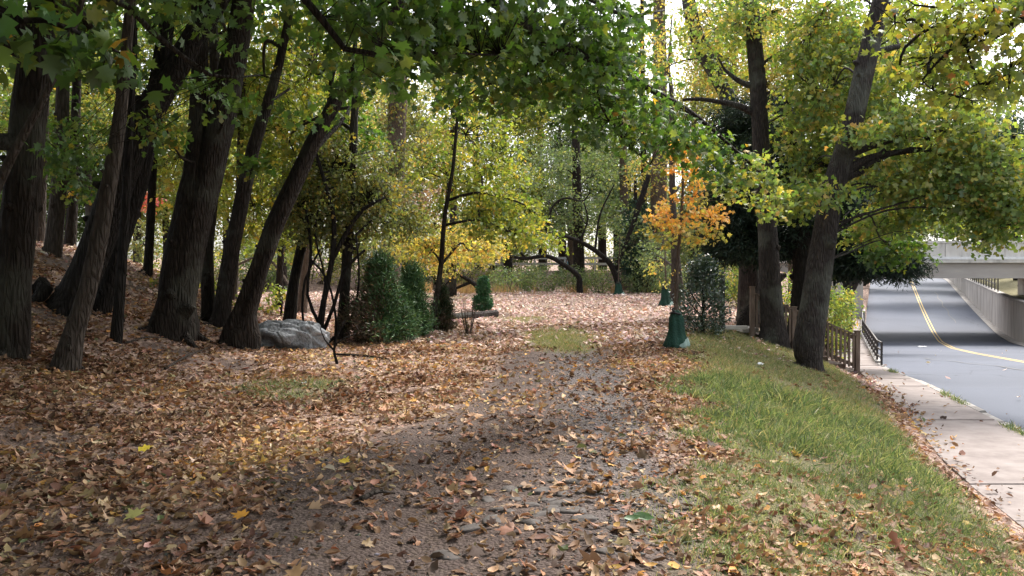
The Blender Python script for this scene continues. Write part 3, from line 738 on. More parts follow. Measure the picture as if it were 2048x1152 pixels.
tree("slim_tree", "black leaning trunk rising from behind the boulder", [(576, 648, 34), (588, 560, 28), (606, 480, 27), (626, 395, 24), (645, 300, 20), (660, 200, 15)], 19.5, 2,
     [(590, 430, 20.5, 70, 80, 1, 60), (650, 330, 20, 80, 80, 1.2, 80), (560, 250, 21, 90, 90, 1.2, 70)], P_YG, .11, group=WOOD, barkm=M_barkb)
tree("slim_tree", "pale brown trunk in the light behind the boulder", [(598, 645, 34), (606, 590, 28), (612, 520, 26), (616, 400, 24), (620, 250, 20)], 25, 5, [(600, 480, 27, 110, 60, 1.5, 90, {'pal': P_YG}), (560, 330, 28, 120, 110, 1.6, 120, {'pal': P_YG}), (430, 560, 30, 60, 60, 1, 40, {'pal': P_YG})], P_YG, .11, barkm=M_barkr, group=WOOD)
tree("slim_tree", "straight brown trunk left of the bushy spruces", [(684, 682, 36), (688, 610, 30), (692, 540, 28), (700, 430, 25), (706, 300, 22), (715, 150, 18)], None, 3,
     [(690, 420, 19.5, 80, 70, 1.2, 80, {'pal': P_OLV, 'size': .085}), (640, 260, 20, 90, 90, 1.3, 80, {'pal': P_YG}), (760, 400, 20, 70, 60, 1, 70, {'pal': P_OLV, 'size': .08}), (720, 480, 19, 60, 40, .9, 50, {'pal': P_OLV, 'size': .08})], P_YG, .11, barkm=M_bark, group=WOOD)
tree("slim_tree", "thin dark stem between the leaning black trunk and the twin trunk", [(292, 612, 26), (300, 480, 23), (306, 340, 21), (318, 180, 18), (322, 40, 15)], 19.5, 3, [(310, 120, 20, 60, 80, .8, 30)], P_MAP, .11, group=WOOD, barkm=M_barkb)
tree("slim_tree", "narrow grey stem just left of the knotty leaning trunk", [(462, 640, 24), (470, 520, 20), (478, 400, 18), (482, 250, 16), (490, 100, 13)], 21, 3, [(480, 200, 21, 60, 80, .8, 30, {'pal': P_YG})], P_MAP, .11, group=WOOD, barkm=M_barkp)
tree("slim_tree", "thin brown stem right of the knotty leaning trunk", [(556, 640, 22), (560, 540, 19), (568, 400, 17), (572, 250, 15), (580, 100, 12)], 23, 3, [(575, 250, 23, 70, 90, 1, 40, {'pal': P_YG})], P_YG, .11, group=WOOD)
tree("slim_tree", "thin pale stem at the far left behind the straight grey-brown trunk", [(78, 540, 24), (84, 400, 21), (90, 240, 19), (94, 60, 16)], 21, 3, [(90, 250, 22, 90, 120, 1, 60)], P_MAP, .11, group=WOOD, barkm=M_barkp)
for (px_, py_, lab_) in ((334, 612, "low leafy undergrowth left of the twin trunk"), (436, 640, "low leafy undergrowth right of the twin trunk"), (205, 560, "dim undergrowth on the bank between the pale slim trunk and the black leaning one"), (560, 640, "low leafy undergrowth behind the boulder's left end")):
    tree("undergrowth_shrub", lab_, [(px_, py_ + 12, 7), (px_ + 3, py_ - 20, 5), (px_ - 2, py_ - 60, 3)], 19.0 if px_ < 500 else 21, 0, [(px_, py_ - 35, 19.0 if px_ < 500 else 21, 34, 42, .4, 34)], P_YG if px_ > 300 else P_OLV, .085, barkm=M_barkb, cat="shrub", group="undergrowth in the grove", k=8, sr=.22, tw=1, twr=.004, flare=1)
tree("thicket_shrub", "tangled vine-hung shrub with dark crooked stems right of the boulder", [(634, 690, 14), (648, 600, 12), (664, 520, 11), (668, 440, 10), (648, 360, 8), (630, 300, 6)], None, 0,
     [(650, 420, 18.2, 75, 80, .9, 190), (735, 400, 18.4, 80, 70, .9, 200), (690, 320, 18.6, 100, 60, 1, 170), (600, 420, 18.4, 50, 70, .7, 80), (800, 440, 19, 60, 40, .8, 80)], P_OLV, .075, barkm=M_barkb, cat="shrub", tw=1, twr=.006, sr=.3,
     limbs=[[(660, 530, 10), (690, 470, 9), (725, 420, 8), (770, 395, 5)], [(640, 650, 8), (615, 590, 6), (622, 500, 6), (612, 420, 5)], [(640, 680, 8), (668, 610, 7), (690, 540, 6), (730, 500, 5)],
            [(630, 690, 6), (606, 640, 5), (610, 560, 5), (640, 500, 4)], [(652, 690, 6), (700, 640, 5), (718, 560, 4), (712, 470, 4)], [(668, 700, 7), (672, 640, 5), (655, 560, 4), (622, 520, 4)], [(640, 640, 5), (650, 560, 4), (630, 470, 4), (640, 400, 4)]])
tree("thorn_shrub", "small leafless thorny sapling in the leaves in front of the spruces", [(676, 728, 6), (668, 700, 5), (676, 668, 4), (690, 640, 3)], None, 0, [], P_OLV, .07, barkm=M_barkb, cat="shrub", flare=1,
     limbs=[[(668, 700, 5), (650, 680, 3), (640, 655, 2)], [(670, 690, 4), (690, 676, 3), (712, 668, 2)]])
tree("red_bush", "bright red autumn bush far behind the grove's trunks", [(292, 540, 10), (296, 480, 8), (300, 430, 6)], 34, 0, [(300, 405, 34, 15, 22, .5, 20), (288, 480, 35, 36, 50, 1, 60, {'pal': P_OLV})], P_RED, .12, tmpl=RHOMB, cat="shrub", tw=.3)

# --- the near maple whose boughs hang over the path; its stem stands left of the camera
NM = [(W(1024, 576, 1)[0] - 5.2, 3.0)]
nm = empty("overhanging_maple", (-5.2, 3.0, 0), "maple whose dark green boughs hang across the top of the picture", "tree")
mb = MB(); lv = Leaves()
tr = np.array([(-5.2, 3, -.3), (-5.1, 3, .6), (-4.9, 3.2, 2.4), (-4.4, 3.7, 4.2), (-3.6, 4.6, 6), (-3, 5.4, 8)]); mb.tube(tr, [.42, .34, .3, .26, .2, .1], 12, .08, 1, True, .4)
def bough(pts, r0, r1):
    P = np.array([np.array(q[1:]) if q[0] == 'w' else W(*q) for q in pts]); mb.tube(P, np.linspace(r0, r1, len(P)), 7, .05, 2, True, .3); return catmull(P, np.ones(len(P)))[0]
b1 = bough([('w', -4.4, 3.7, 4.2), ('w', -2.6, 5.2, 4.6), (880, -90, 7.0), (1010, 20, 7.8), (1120, 92, 8.6), (1215, 130, 9.2), (1290, 172, 9.8), (1350, 205, 10.4), (1400, 238, 10.8), (1470, 300, 11.2), (1525, 350, 11.5)], .09, .012)
b2 = bough([('w', -4.9, 3.2, 3.4), ('w', -3.4, 3.9, 3.3), (-40, 20, 4.4), (90, 40, 4.5), (190, 80, 4.6), (280, 130, 4.8)], .03, .006)
b3 = bough([('w', -4.4, 3.7, 4.2), ('w', -3.0, 5.2, 4.4), (560, -60, 6.4), (690, 98, 6.6), (840, 104, 6.9), (1000, 110, 7.3)], .05, .007)
b4 = bough([('w', -4.4, 3.7, 4.6), ('w', -1.6, 5.0, 4.5), (960, -140, 6.6), (1150, -20, 8.2), (1250, 30, 9.4), (1330, 20, 10.5)], .06, .01)
b5 = bough([('w', -4.9, 3.2, 3.0), (120, -40, 6.2), (300, 60, 7.0), (420, 150, 7.5), (520, 150, 8.0)], .04, .008)
b6 = bough([(1215, 130, 9.2), (1195, 190, 9.4), (1230, 260, 9.9), (1300, 330, 10.3)], .02, .006)
b7 = bough([(1120, 92, 8.6), (1060, 140, 8.8), (960, 175, 9.2), (900, 220, 9.4)], .02, .005)
def hang(px, py, Y, rx, rz, rd, n, k, sr, size, pal, b, tmpl=MAPLE, tw=.8, droop=.35, tilt=.62, gap=.2):
    n = int(n * (1.35 if Y > 6 else 1)); size *= .86 if Y > 6 else 1; pts = blobpts(W(px, py, Y), (rx / F * Y, rd, rz / F * Y), n, gap); twigs(mb, b, pts, .004, tw); lv.sprays(pts, k, sr, size, pal, tmpl, tilt=tilt, droop=droop)
for a in [(40, 70, 4.5, 60, 45, .25, 4, 6, .20, .125, P_MAP, b2), (150, 75, 4.5, 60, 35, .25, 5, 7, .20, .125, P_MAP, b2), (225, 120, 4.6, 55, 35, .2, 4, 6, .18, .12, P_MAP, b2), (90, 15, 4.6, 120, 25, .3, 6, 7, .2, .12, P_MAP, b2),
          (130, 300, 9, 50, 40, .4, 9, 8, .25, .11, P_MAP, b5), (300, 20, 6.8, 120, 40, .5, 8, 9, .26, .12, P_MAP, b5), (470, 30, 7.2, 120, 40, .7, 6, 9, .28, .12, P_MAP, b5), (440, 185, 8, 50, 35, .5, 3, 8, .24, .115, P_MAP, b5),
          (650, 10, 6.8, 120, 36, .8, 13, 10, .3, .12, P_DKG, b3), (660, 120, 7.5, 70, 40, .6, 5, 9, .3, .115, P_MAP, b3), (800, 50, 6.9, 130, 70, .8, 40, 11, .3, .12, P_DKG, b3), (790, 130, 5.6, 45, 40, .2, 5, 6, .16, .115, P_DKG, b3),
          (960, 40, 7.6, 140, 70, .9, 48, 11, .3, .12, P_DKG, b3), (960, 110, 8, 120, 45, .7, 26, 10, .3, .115, P_DKG, b3), (1110, 50, 8.6, 130, 70, .9, 52, 11, .32, .12, P_DKG, b1), (1130, 140, 9, 110, 55, .7, 34, 10, .32, .115, P_DKG, b1),
          (1230, 60, 9.4, 90, 55, .7, 30, 10, .32, .115, P_MAP, b4), (1230, 150, 9.6, 90, 60, .7, 36, 10, .32, .115, P_DKG, b1), (1190, 225, 9.6, 90, 50, .6, 28, 10, .3, .11, P_MAP, b6), (1290, 240, 10.2, 70, 60, .6, 34, 10, .3, .11, P_MAP, b6),
          (1370, 270, 10.8, 60, 50, .5, 28, 10, .3, .105, P_MAP, b1), (1430, 310, 11.2, 55, 50, .5, 30, 10, .28, .10, P_MAP, b1), (1490, 350, 11.5, 50, 45, .45, 26, 10, .26, .10, P_GUM, b1), (1540, 410, 11.6, 30, 35, .35, 12, 10, .22, .095, P_GUM, b1),
          (930, 200, 9.3, 80, 40, .5, 16, 9, .28, .11, P_MAP, b7), (1040, 180, 9, 90, 45, .6, 22, 10, .3, .11, P_MAP, b7), (590, 210, 9, 60, 35, .5, 4, 9, .28, .11, P_MAP, b5), (720, 150, 8.4, 70, 45, .5, 16, 9, .28, .115, P_DKG, b3)]:
    hang(*a)
# unseen crown masses added above and behind the camera to shade path and grove
for (x, Y, z, r, n) in [(-3, 6, 6.5, 3, 260), (-5, 1, 6, 3.6, 260), (-1, 2, 6.5, 3.0, 220), (0, 8.5, 7.0, 2.8, 260), (-7, 5, 6, 3.2, 240), (1.5, 5, 6.8, 2.6, 180), (-3, -4, 6, 4, 320), (-7, -2, 4.5, 3.6, 420), (1, -4, 5.5, 3.2, 320), (-3.5, -7, 4.5, 4, 420), (2, -8, 4.5, 3.5, 300)]:
    pts = blobpts((x, Y, z), (r, r, r * .5), n, .1); lv.sprays(pts, 16, .6, .22, P_DKG, RHOMB, tilt=.6)
    limb_to(mb, tr, np.full(len(tr), .2), np.array((x, Y, z)), .07, int(x * 10 + 100))
mb.build("trunk", M_bark, nm, smooth=True); lv.build("crown", M_leaf, nm)
# --- right-hand trees by the stairs
tree("sweetgum_tree", "tall straight grey trunk left of the stair handrail, with two stub limbs", [(1550, 690, 56), (1546, 640, 46), (1541, 560, 42), (1533, 440, 37), (1524, 340, 34), (1519, 230, 33), (1515, 160, 32), (1508, 80, 31), (1502, 0, 29)], None, 6,
     [(1540, 20, 21, 120, 60, 1.2, 90), (1620, 110, 22, 90, 90, 1.3, 100), (1430, 50, 22.5, 90, 80, 1.2, 80), (1450, 120, 23, 60, 60, 1, 40), (1590, 230, 23, 70, 70, 1.2, 70), high(6.5, 22, 12.5, 3.0, 50)], P_GUM, .11, barkm=M_barkg,
     limbs=[[(1518, 232, 16), (1480, 212, 13), (1440, 204, 10), (1400, 198, 8), (1365, 200, 6)], [(1516, 172, 16), (1490, 168, 12), (1468, 155, 9), (1448, 138, 6)]], seg=14, wob=.05)
tree("sweetgum_tree", "leaning grey trunk, right of the pair, in front of the handrail, with wide yellow-green crown", [(1622, 738, 46), (1616, 690, 60), (1630, 600, 55), (1645, 500, 50), (1660, 410, 46), (1676, 345, 44), (1700, 270, 41), (1724, 160, 39), (1748, 60, 37), (1764, 0, 36)], None, 5,
     [(1700, 250, 21.5, 140, 80, 1.2, 130), (1860, 270, 18, 130, 75, 1.3, 120), (1980, 300, 17.5, 110, 90, 1.2, 150), (1660, 330, 21, 90, 50, .8, 70), (1800, 360, 18, 90, 50, 1, 80), (1900, 385, 17.8, 120, 50, 1, 90), (2010, 410, 17.3, 90, 60, 1, 100),
      (1620, 330, 21, 70, 60, .8, 50), (1840, 160, 19, 110, 80, 1.3, 120), (1950, 190, 19, 90, 60, 1.2, 80), (1720, 130, 21, 110, 90, 1.3, 110), (1640, 180, 20.5, 70, 80, 1.2, 80), (1715, 262, 17.2, 45, 22, .3, 16), (1745, 450, 20.6, 90, 40, .7, 70), (1790, 505, 19.5, 60, 26, .6, 36, {'pal': P_MAP}), (1590, 400, 18.6, 40, 40, .5, 26), (1660, 385, 17.0, 60, 24, .3, 16), (1780, 60, 22, 110, 90, 1.2, 90), (1900, 90, 22, 110, 90, 1.2, 80), (1700, 60, 24, 80, 80, 1, 80), (1620, 60, 21, 90, 80, 1.2, 90), (1850, 440, 18.6, 100, 30, .9, 40), (2000, 450, 17.4, 60, 30, .7, 24), (1960, 490, 17.4, 40, 14, .4, 6),
      high(10, 20, 12, 3.0, 50)], P_GUM, .125, barkm=M_barkg, sr=.40, k=15, limb_r=.028,
     limbs=[[(1662, 400, 30), (1690, 350, 24), (1730, 320, 18), (1790, 305, 12), (1860, 298, 8)], [(1672, 355, 22), (1720, 345, 15), (1770, 300, 10)], [(1735, 118, 20), (1765, 100, 14), (1800, 92, 10)], [(1690, 310, 20), (1780, 280, 12), (1880, 262, 8), (1960, 270, 5)]], seg=14, wob=.05)
def Q(x, Y, z, w): return (1024 + x / Y * F, 553 - (z - 1.5) / Y * F, w / Y * F, Y)
tree("overhanging_oak", "boughs of large dull leaves reaching in from the top right corner", [Q(2.9, 1.2, -.2, .55), Q(3.0, 1.2, 1.2, .46), Q(3.2, 1.5, 3.2, .40), Q(3.5, 2.0, 5.0, .32)], 1.2, 3,
     [(1960, 60, 10.5, 130, 70, .9, 60), (1860, 110, 10.8, 90, 60, .7, 36), (2020, 140, 10, 60, 60, .7, 30), (1990, 15, 10, 110, 40, .8, 36), (1790, 40, 11, 60, 50, .5, 18), (1920, 190, 10.8, 80, 35, .5, 16)],
     [((.13, .18, .045), 5), ((.21, .24, .05), 6), ((.30, .29, .06), 3), ((.44, .26, .08), .8), ((.40, .15, .06), .3)], .115, tmpl=MAPLE, k=7, sr=.32, barkm=M_barkb, tw=1, twr=.007, tilt=.6,
     limbs=[[Q(3.4, 1.8, 4.4, .16), Q(4.6, 4.5, 5.2, .12), Q(5.9, 7.5, 5.3, .09), (2040, 40, 14, 10.3), (1930, 60, 10), (1870, 50, 8), (1810, 95, 6), (1800, 130, 5)], [(2040, 40, 12), (1980, 80, 9), (1900, 100, 6), (1845, 160, 4)], [(1930, 60, 8), (1940, 120, 5), (1960, 170, 4)], [Q(3.4, 1.9, 4.6, .14), Q(4.8, 5.0, 5.6, .10), (2100, -30, 18, 9.5), (1990, -5, 10), (1900, 15, 6), (1830, 10, 4)]])
# dark evergreen behind the trunks
yw = tree("yew_tree", "big black-green evergreen behind the two grey trunks", [(1592, 700, 52), (1600, 640, 46), (1606, 560, 40), (1600, 420, 32), (1590, 300, 22), (1575, 200, 12)], 23.5, 0,
     [(1480, 420, 24.5, 75, 70, 1.2, 150), (1560, 330, 25, 100, 90, 1.5, 200), (1600, 440, 24.5, 130, 80, 1.6, 260), (1700, 470, 24, 110, 70, 1.3, 220), (1745, 500, 24.5, 75, 48, 1.1, 150), (1700, 400, 25, 90, 60, 1.2, 120), (1800, 530, 24.2, 40, 30, .8, 50), (1450, 470, 24.6, 50, 50, .9, 90), (1650, 380, 25, 120, 80, 1.4, 200), (1500, 490, 24.2, 70, 38, 1, 90), (1545, 240, 25.5, 55, 60, 1, 80), (1460, 300, 26.5, 50, 70, 1, 70), (1690, 535, 23.9, 60, 20, .8, 40), (1470, 250, 26, 50, 60, 1, 60)],
     P_YEW, .17, tmpl=NEEDLE, k=80, sr=.45, barkm=M_barkb, lmat=M_needle, tw=.4, gap=.28, tilt=.9)
tree("leaning_tree", "lichen-patched trunk bent left above the evergreen's top", [(1498, 640, 50), (1500, 520, 44), (1490, 380, 38), (1462, 220, 33), (1436, 155, 31), (1408, 105, 30), (1390, 60, 29), (1376, -10, 27)], 27, 5,
     [(1400, 30, 27, 100, 70, 1.6, 90), (1330, 130, 28, 70, 80, 1.5, 60)], P_YEL, .12, tmpl=RHOMB, barkm=M_barkg, sr=.4)

# orange sapling, its bag, holly
sap = hit(1352, 692); sY = float(sap[1])
tree("maple_sapling", "slender young maple with bright orange leaves rising from the green watering bag", [(1352, 686, 9), (1352, 600, 8), (1356, 520, 7), (1362, 440, 6), (1366, 370, 5), (1362, 310, 3)], sY, 0,
     [(1372, 345, sY, 48, 52, .35, 32, {'pal': P_ORG}), (1320, 425, sY, 38, 30, .3, 18, {'pal': P_ORG}), (1425, 432, sY, 32, 22, .25, 13, {'pal': P_ORG}), (1370, 420, sY - .2, 64, 45, .4, 26, {'pal': P_ORG}), (1400, 400, sY + .1, 50, 40, .3, 18, {'pal': P_SAP}),
      (1360, 470, sY + .2, 60, 34, .35, 26, {'pal': P_SAP}), (1315, 460, sY + .2, 30, 24, .3, 9, {'pal': P_SAP}), (1410, 470, sY, 34, 26, .3, 12, {'pal': P_SAP}), (1360, 300, sY, 28, 30, .25, 16, {'pal': P_ORG})], P_ORG, .088, tmpl=MAPLE, k=9, sr=.17, barkm=M_barkr, flare=1.0, seg=8, wob=.03, tw=1, twr=.004, limb_r=.012, gap=.15, tilt=.55)

def water_bag(px, py, H, w, label, Y=None, lean=0.0, turn=0.0):
    p = hit(px, py) if Y is None else W(px, py, Y)
    x0, y0 = p[0], p[1]; z0_ = float(G(x0, y0)) - .01
    root = empty("watering_bag", (x0, y0, z0_), label, "watering bag", "green watering bags around young trees")
    prof = [(0, .50), (.02, .53), (.10, .50), (.25, .43), (.45, .37), (.65, .345), (.82, .33), (.93, .27), (.97, .17), (1.0, .10)]
    seg = 40; mb = MB(); v = []
    for (h, r) in prof:
        for q in range(seg):
            a = 2 * math.pi * q / seg + turn
            fold = 1 + (.17 * math.sin(3 * a + 1 + 2.5 * h) + .11 * math.sin(7 * a + 5 * h) + .045 * math.sin(13 * a + 9 * h)) * (1.1 - .6 * h)
            rr = r * w * fold; ex = 1 + (.22 * max(0, math.cos(a - 3.5)) + .16 * max(0, math.cos(a + .3))) * (1 - h) ** 2.5
            v.append((x0 + rr * ex * math.cos(a) + lean * h * H, y0 + rr * ex * .85 * math.sin(a), z0_ + h * H + .02 * math.sin(5 * a) * (h > .8)))
    n = len(prof); f = [(i * seg + j, i * seg + (j + 1) % seg, (i + 1) * seg + (j + 1) % seg, (i + 1) * seg + j) for i in range(n - 1) for j in range(seg)]
    f.append(tuple((n - 1) * seg + j for j in range(seg))); mb.add(v, f); mb.build("bag", M_bag, root, smooth=True)
    # scuffed pale corner at the foot, black strap and zip at the top
    mb = MB(); vv = []; k = 0
    for i_, h in enumerate(np.linspace(.0, .30, 7)):
        for a in np.linspace(-1.25, .18, 9):
            r = np.interp(h, [q[0] for q in prof], [q[1] for q in prof]) * w * (1.0 + .05)
            aa = a; hh = h * (.25 + .75 * (a + 1.25) / 1.43); r = np.interp(hh, [q[0] for q in prof], [q[1] for q in prof]) * w * 1.07
            fold = 1 + (.17 * math.sin(3 * aa + 1 + 2.5 * hh) + .11 * math.sin(7 * aa + 5 * hh) + .045 * math.sin(13 * aa + 9 * hh)) * (1.1 - .6 * hh)
            ex = 1 + (.22 * max(0, math.cos(aa - 3.5)) + .16 * max(0, math.cos(aa + .3))) * (1 - hh) ** 2.5
            vv.append((x0 + r * ex * fold * math.cos(aa) + lean * hh * H, y0 + r * ex * .85 * fold * math.sin(aa), z0_ + hh * H + .004))
    mb.add(vv, [(i * 9 + j, i * 9 + j + 1, (i + 1) * 9 + j + 1, (i + 1) * 9 + j) for i in range(6) for j in range(8)]); mb.build("scuffed_corner", M_bagp, root, smooth=True)
    mb = MB(); mb.tube([(x0 + lean * H + .30 * w * math.cos(a) * (1 if k < 6 else .7), y0 + .28 * w * math.sin(a), z0_ + H * (.93 + .02 * math.sin(2 * a))) for k, a in enumerate(np.linspace(-3.3, .3, 9))], np.full(9, .02 * w / .4), 6, .1); mb.build("strap", M_strap, root, smooth=True)
    mb = MB(); mb.tube([(x0 + lean * H - .04, y0 - .06, z0_ + H * .96), (x0 + lean * H - .09, y0 - .08, z0_ + H * 1.03), (x0 + lean * H - .05, y0 - .08, z0_ + H * 1.09)], [.02, .022, .012], 6); mb.build("fill_flap", M_strap, root, smooth=True)
    return root
water_bag(1350, 695, .74, .40, "dark green watering bag with a scuffed pale corner around the orange sapling's stem", lean=.03)
bg2 = hit(1237, 590)
water_bag(1237, 590, .62, .42, "small slumped green watering bag on the leaves at the far end of the clearing", lean=-.02, turn=1)
tree("bare_sapling", "leafless thin sapling rising from the slumped far watering bag", [(1237, 589, 3), (1237, 560, 2.6), (1238, 520, 2), (1240, 470, 1.5)], float(bg2[1]), 0, [], P_YG, .1, barkm=M_barkr, flare=1)
water_bag(1330, 607, .70, .42, "grey-green watering bag half hidden by the pale trunk left of the orange sapling", Y=31.5, turn=2)
tree("bare_sapling", "leafless thin sapling standing in the grey-green bag", [(1331, 604, 4), (1332, 570, 3), (1330, 500, 2.4), (1333, 430, 1.8)], 31.5, 0, [(1325, 540, 31.5, 30, 40, .6, 16)], P_YEL, .1, barkm=M_barkr, flare=1, k=8)
tree("young_tree", "pale pinkish trunk directly behind the orange sapling", [(1352, 625, 30), (1354, 580, 26), (1352, 520, 18), (1346, 420, 13), (1344, 300, 11), (1342, 180, 9)], 33, 3,
     [(1310, 520, 36, 40, 40, 1, 40), (1410, 360, 36, 60, 90, 1.2, 80), (1310, 230, 36, 50, 60, 1.2, 50)], P_FARG, .115, tmpl=RHOMB, barkm=M_barkp)

def dense_bush(name, label, px, py, H, w, pal, size, tmpl, n, k, mat_, cat, shape="cone", Y=None, lump=.25, group=None, stem=None, brown=None, sr=.12, barkm=None, lift=.0):
    p = hit(px, py) if Y is None else W(px, py, Y)
    x0, y0 = p[0], p[1]; z0_ = float(G(x0, y0))
    root = empty(name, (x0, y0, z0_), label, cat, group)
    h = rng.random(n * 2) ** (1.25 if shape == "cone" else 1.0)
    if shape == "cone": rr = np.interp(h, [0, .06, .2, .4, .62, .82, .93, 1], [.70, .92, 1, .90, .64, .32, .16, .04])
    elif shape == "ball": rr = np.sqrt(np.clip(1 - (2 * h - 1) ** 4, .03, 1))
    else: rr = np.interp(h, [0, .15, .4, .7, 1], [.55, .95, 1, .7, .15])
    a = rng.random(n * 2) * 2 * math.pi
    sd = rng.random() * 50
    lm = 1 + lump * 2 * (vnoise(a * 1.6 + sd, h * 5 + sd, 3) - .5) + lump * (vnoise(a * 4 + sd, h * 13, 9) - .5)
    if shape == "cone":            # tufts: points drawn together into rounded bunches
        tuf = rng.random((70, 2)); k_ = np.argmin((((a[:, None] / 6.283 - tuf[None, :, 0] + .5) % 1 - .5) * 2.2) ** 2 + ((h[:, None] - tuf[None, :, 1]) * 1.6) ** 2, 1)
        dt = np.hypot(((a / 6.283 - tuf[k_, 0] + .5) % 1 - .5) * 2.2, (h - tuf[k_, 1]) * 1.6)
        lm = lm * (1.16 - 2.2 * np.clip(dt, 0, .16))
    q = np.where(rng.random(n * 2) < .8, .82 + .18 * rng.random(n * 2), rng.random(n * 2) ** .5)
    ctr = np.stack([x0 + rr * lm * q * w / 2 * np.cos(a), y0 + rr * lm * q * w / 2 * np.sin(a), z0_ + lift * H + .02 + h * H * (1 - lift)], 1)[:n]
    lv = Leaves(); N = n * k; cc = np.repeat(ctr, k, 0)
    out = unit(np.stack([np.cos(a), np.sin(a), np.full(n * 2, .35) + h * .9], 1))[:n]; oo = np.repeat(out, k, 0)
    P = cc + rng.normal(size=(N, 3)) * sr * .5
    d = unit(oo + rng.normal(size=(N, 3)) * .55); nr = unit(rng.normal(size=(N, 3)) + (0, 0, .4))
    X, Yv, Z = axes(nr, d); C = pick(pal, N, np.clip(np.repeat(rng.random(n), k) * .7 + rng.random(N) * .3, 0, 1))
    if brown is not None:
        t = np.repeat(brown(a[:n], h[:n]), k) + .25 * rng.normal(size=N); bm = t > .5; C[bm] = pick(P_BRN, int(bm.sum())) * .55
    lv.put(*place(tmpl, P, X, Yv, Z, size * (.6 + .7 * rng.random(N)), C))
    lv.build("foliage", mat_, root)
    mb = MB(); mb.tube([(x0, y0, z0_ - .2), (x0 + .02, y0, z0_ + H * .4), (x0, y0, z0_ + H * .85)], [.05 * w, .04 * w, .012], 7, .05)
    if shape == "holly":
        for q_ in range(6):
            b = rng.random() * 6.28; mb.tube([(x0, y0, z0_ + .1 + .1 * q_), (x0 + .25 * w * math.cos(b), y0 + .25 * w * math.sin(b), z0_ + .35 + .12 * q_), (x0 + .4 * w * math.cos(b), y0 + .4 * w * math.sin(b), z0_ + .6 + .15 * q_)], [.02, .014, .006], 5)
    mb.build("stem", barkm or M_barkb, root, smooth=True)
    return root
P_SPR = [((.034, .078, .034), 4), ((.062, .13, .050), 5), ((.105, .19, .072), 3), ((.16, .25, .10), 1.6)]
SP = "dwarf spruces in a row"
dense_bush("dwarf_spruce", "tallest dwarf spruce, green with a dead brown left side", 762, 686, 1.72, 1.0, P_SPR, .11, NEEDLE, 1700, 16, M_needle, "conifer", group=SP, sr=.2, brown=lambda a, h: np.clip(-np.cos(a - .45) * 1.2, 0, 1) * np.clip(1.15 - h, 0, 1) * 1.05 + .25 * (h < .12), lump=.9)
dense_bush("dwarf_spruce", "middle dwarf spruce, solid green, behind the tallest one's right side", 824, 668, 1.48, .68, P_SPR, .10, NEEDLE, 1100, 16, M_needle, "conifer", group=SP, lump=.75, sr=.18, Y=19.0)
dense_bush("dwarf_spruce", "smallest dwarf spruce, dull brown-green, behind the thin trunk", 884, 662, 1.02, .50, [((.02, .045, .02), 4), ((.035, .06, .025), 3), ((.06, .05, .025), 3)], .09, NEEDLE, 700, 16, M_needle, "conifer", group=SP, Y=20.6, brown=lambda a, h: .55 * (h < .35) * 1.0 + .2)
dense_bush("holly_bush", "dark glossy holly bush right of the green watering bag", 1405, 660, 1.72, 1.02, [((.016, .045, .022), 4), ((.03, .07, .034), 4), ((.06, .11, .055), 1.5)], .075, OVAL, 620, 9, M_holly, "bush", shape="holly", lump=.5, sr=.22, Y=20.5)
tp = empty("topiary_shrub", hit(966, 622), "clipped two-tier topiary shrub standing behind the fallen log", "shrub")
tY = float(tp.location[1]); tX = float(tp.location[0]); tz = float(G(tX, tY)); tp.location = (tX, tY, tz)
lv = Leaves(); s_ = tY / F
for (cz, rx, rz, n) in ((.28, .30, .27, 260), (.74, .21, .16, 120), (.98, .14, .16, 90)):
    d = unit(rng.normal(size=(n, 3))); d = np.sign(d) * np.abs(d) ** .8; ctr = np.array((tX + (0 if cz < .5 else .02), tY, tz + cz)) + d * (rx, rx, rz) * (.8 + .25 * rng.random((n, 1)))
    lv.sprays(ctr, 12, .07, .07, [((.03, .10, .045), 4), ((.05, .14, .055), 4), ((.08, .17, .06), 1)], OVAL, flat=.8)
lv.build("foliage", M_needle, tp)
mb = MB(); mb.tube([(tX, tY, tz - .1), (tX + .01, tY, tz + .5), (tX + .02, tY, tz + 1.05)], [.035, .028, .015], 7); mb.build("stem", M_barkr, tp, smooth=True)

# log, boulder, bare sticks, fallen branch, thicket trunks
def log(label, pts, r, m, name="fallen_log"):
    mb = MB(); mb.tube(pts, r, 12, .07, 3, True, .15); return tag(mb.build(name, m, smooth=False), label, "log" if name == "fallen_log" else "branch")
a = hit(905, 642); b = hit(992, 634)
log("long grey-brown log lying on the leaves in front of the topiary shrub", [(a[0] - .1, a[1], G(a[0], a[1]) + .09), ((a[0] + b[0]) / 2, (a[1] + b[1]) / 2, G((a[0] + b[0]) / 2, a[1]) + .11), (b[0], b[1], G(b[0], b[1]) + .10)], [.125, .13, .115], M_barkg)
a = hit(668, 712); b = hit(790, 724)
log("thin dark fallen branch on the leaves in front of the spruces", [(a[0], a[1], G(a[0], a[1]) + .03), ((a[0] + b[0]) / 2, (a[1] + b[1]) / 2 + .1, G((a[0] + b[0]) / 2, b[1]) + .05), (b[0], b[1], G(b[0], b[1]) + .02)], [.022, .02, .01], M_bark, "fallen_branch")
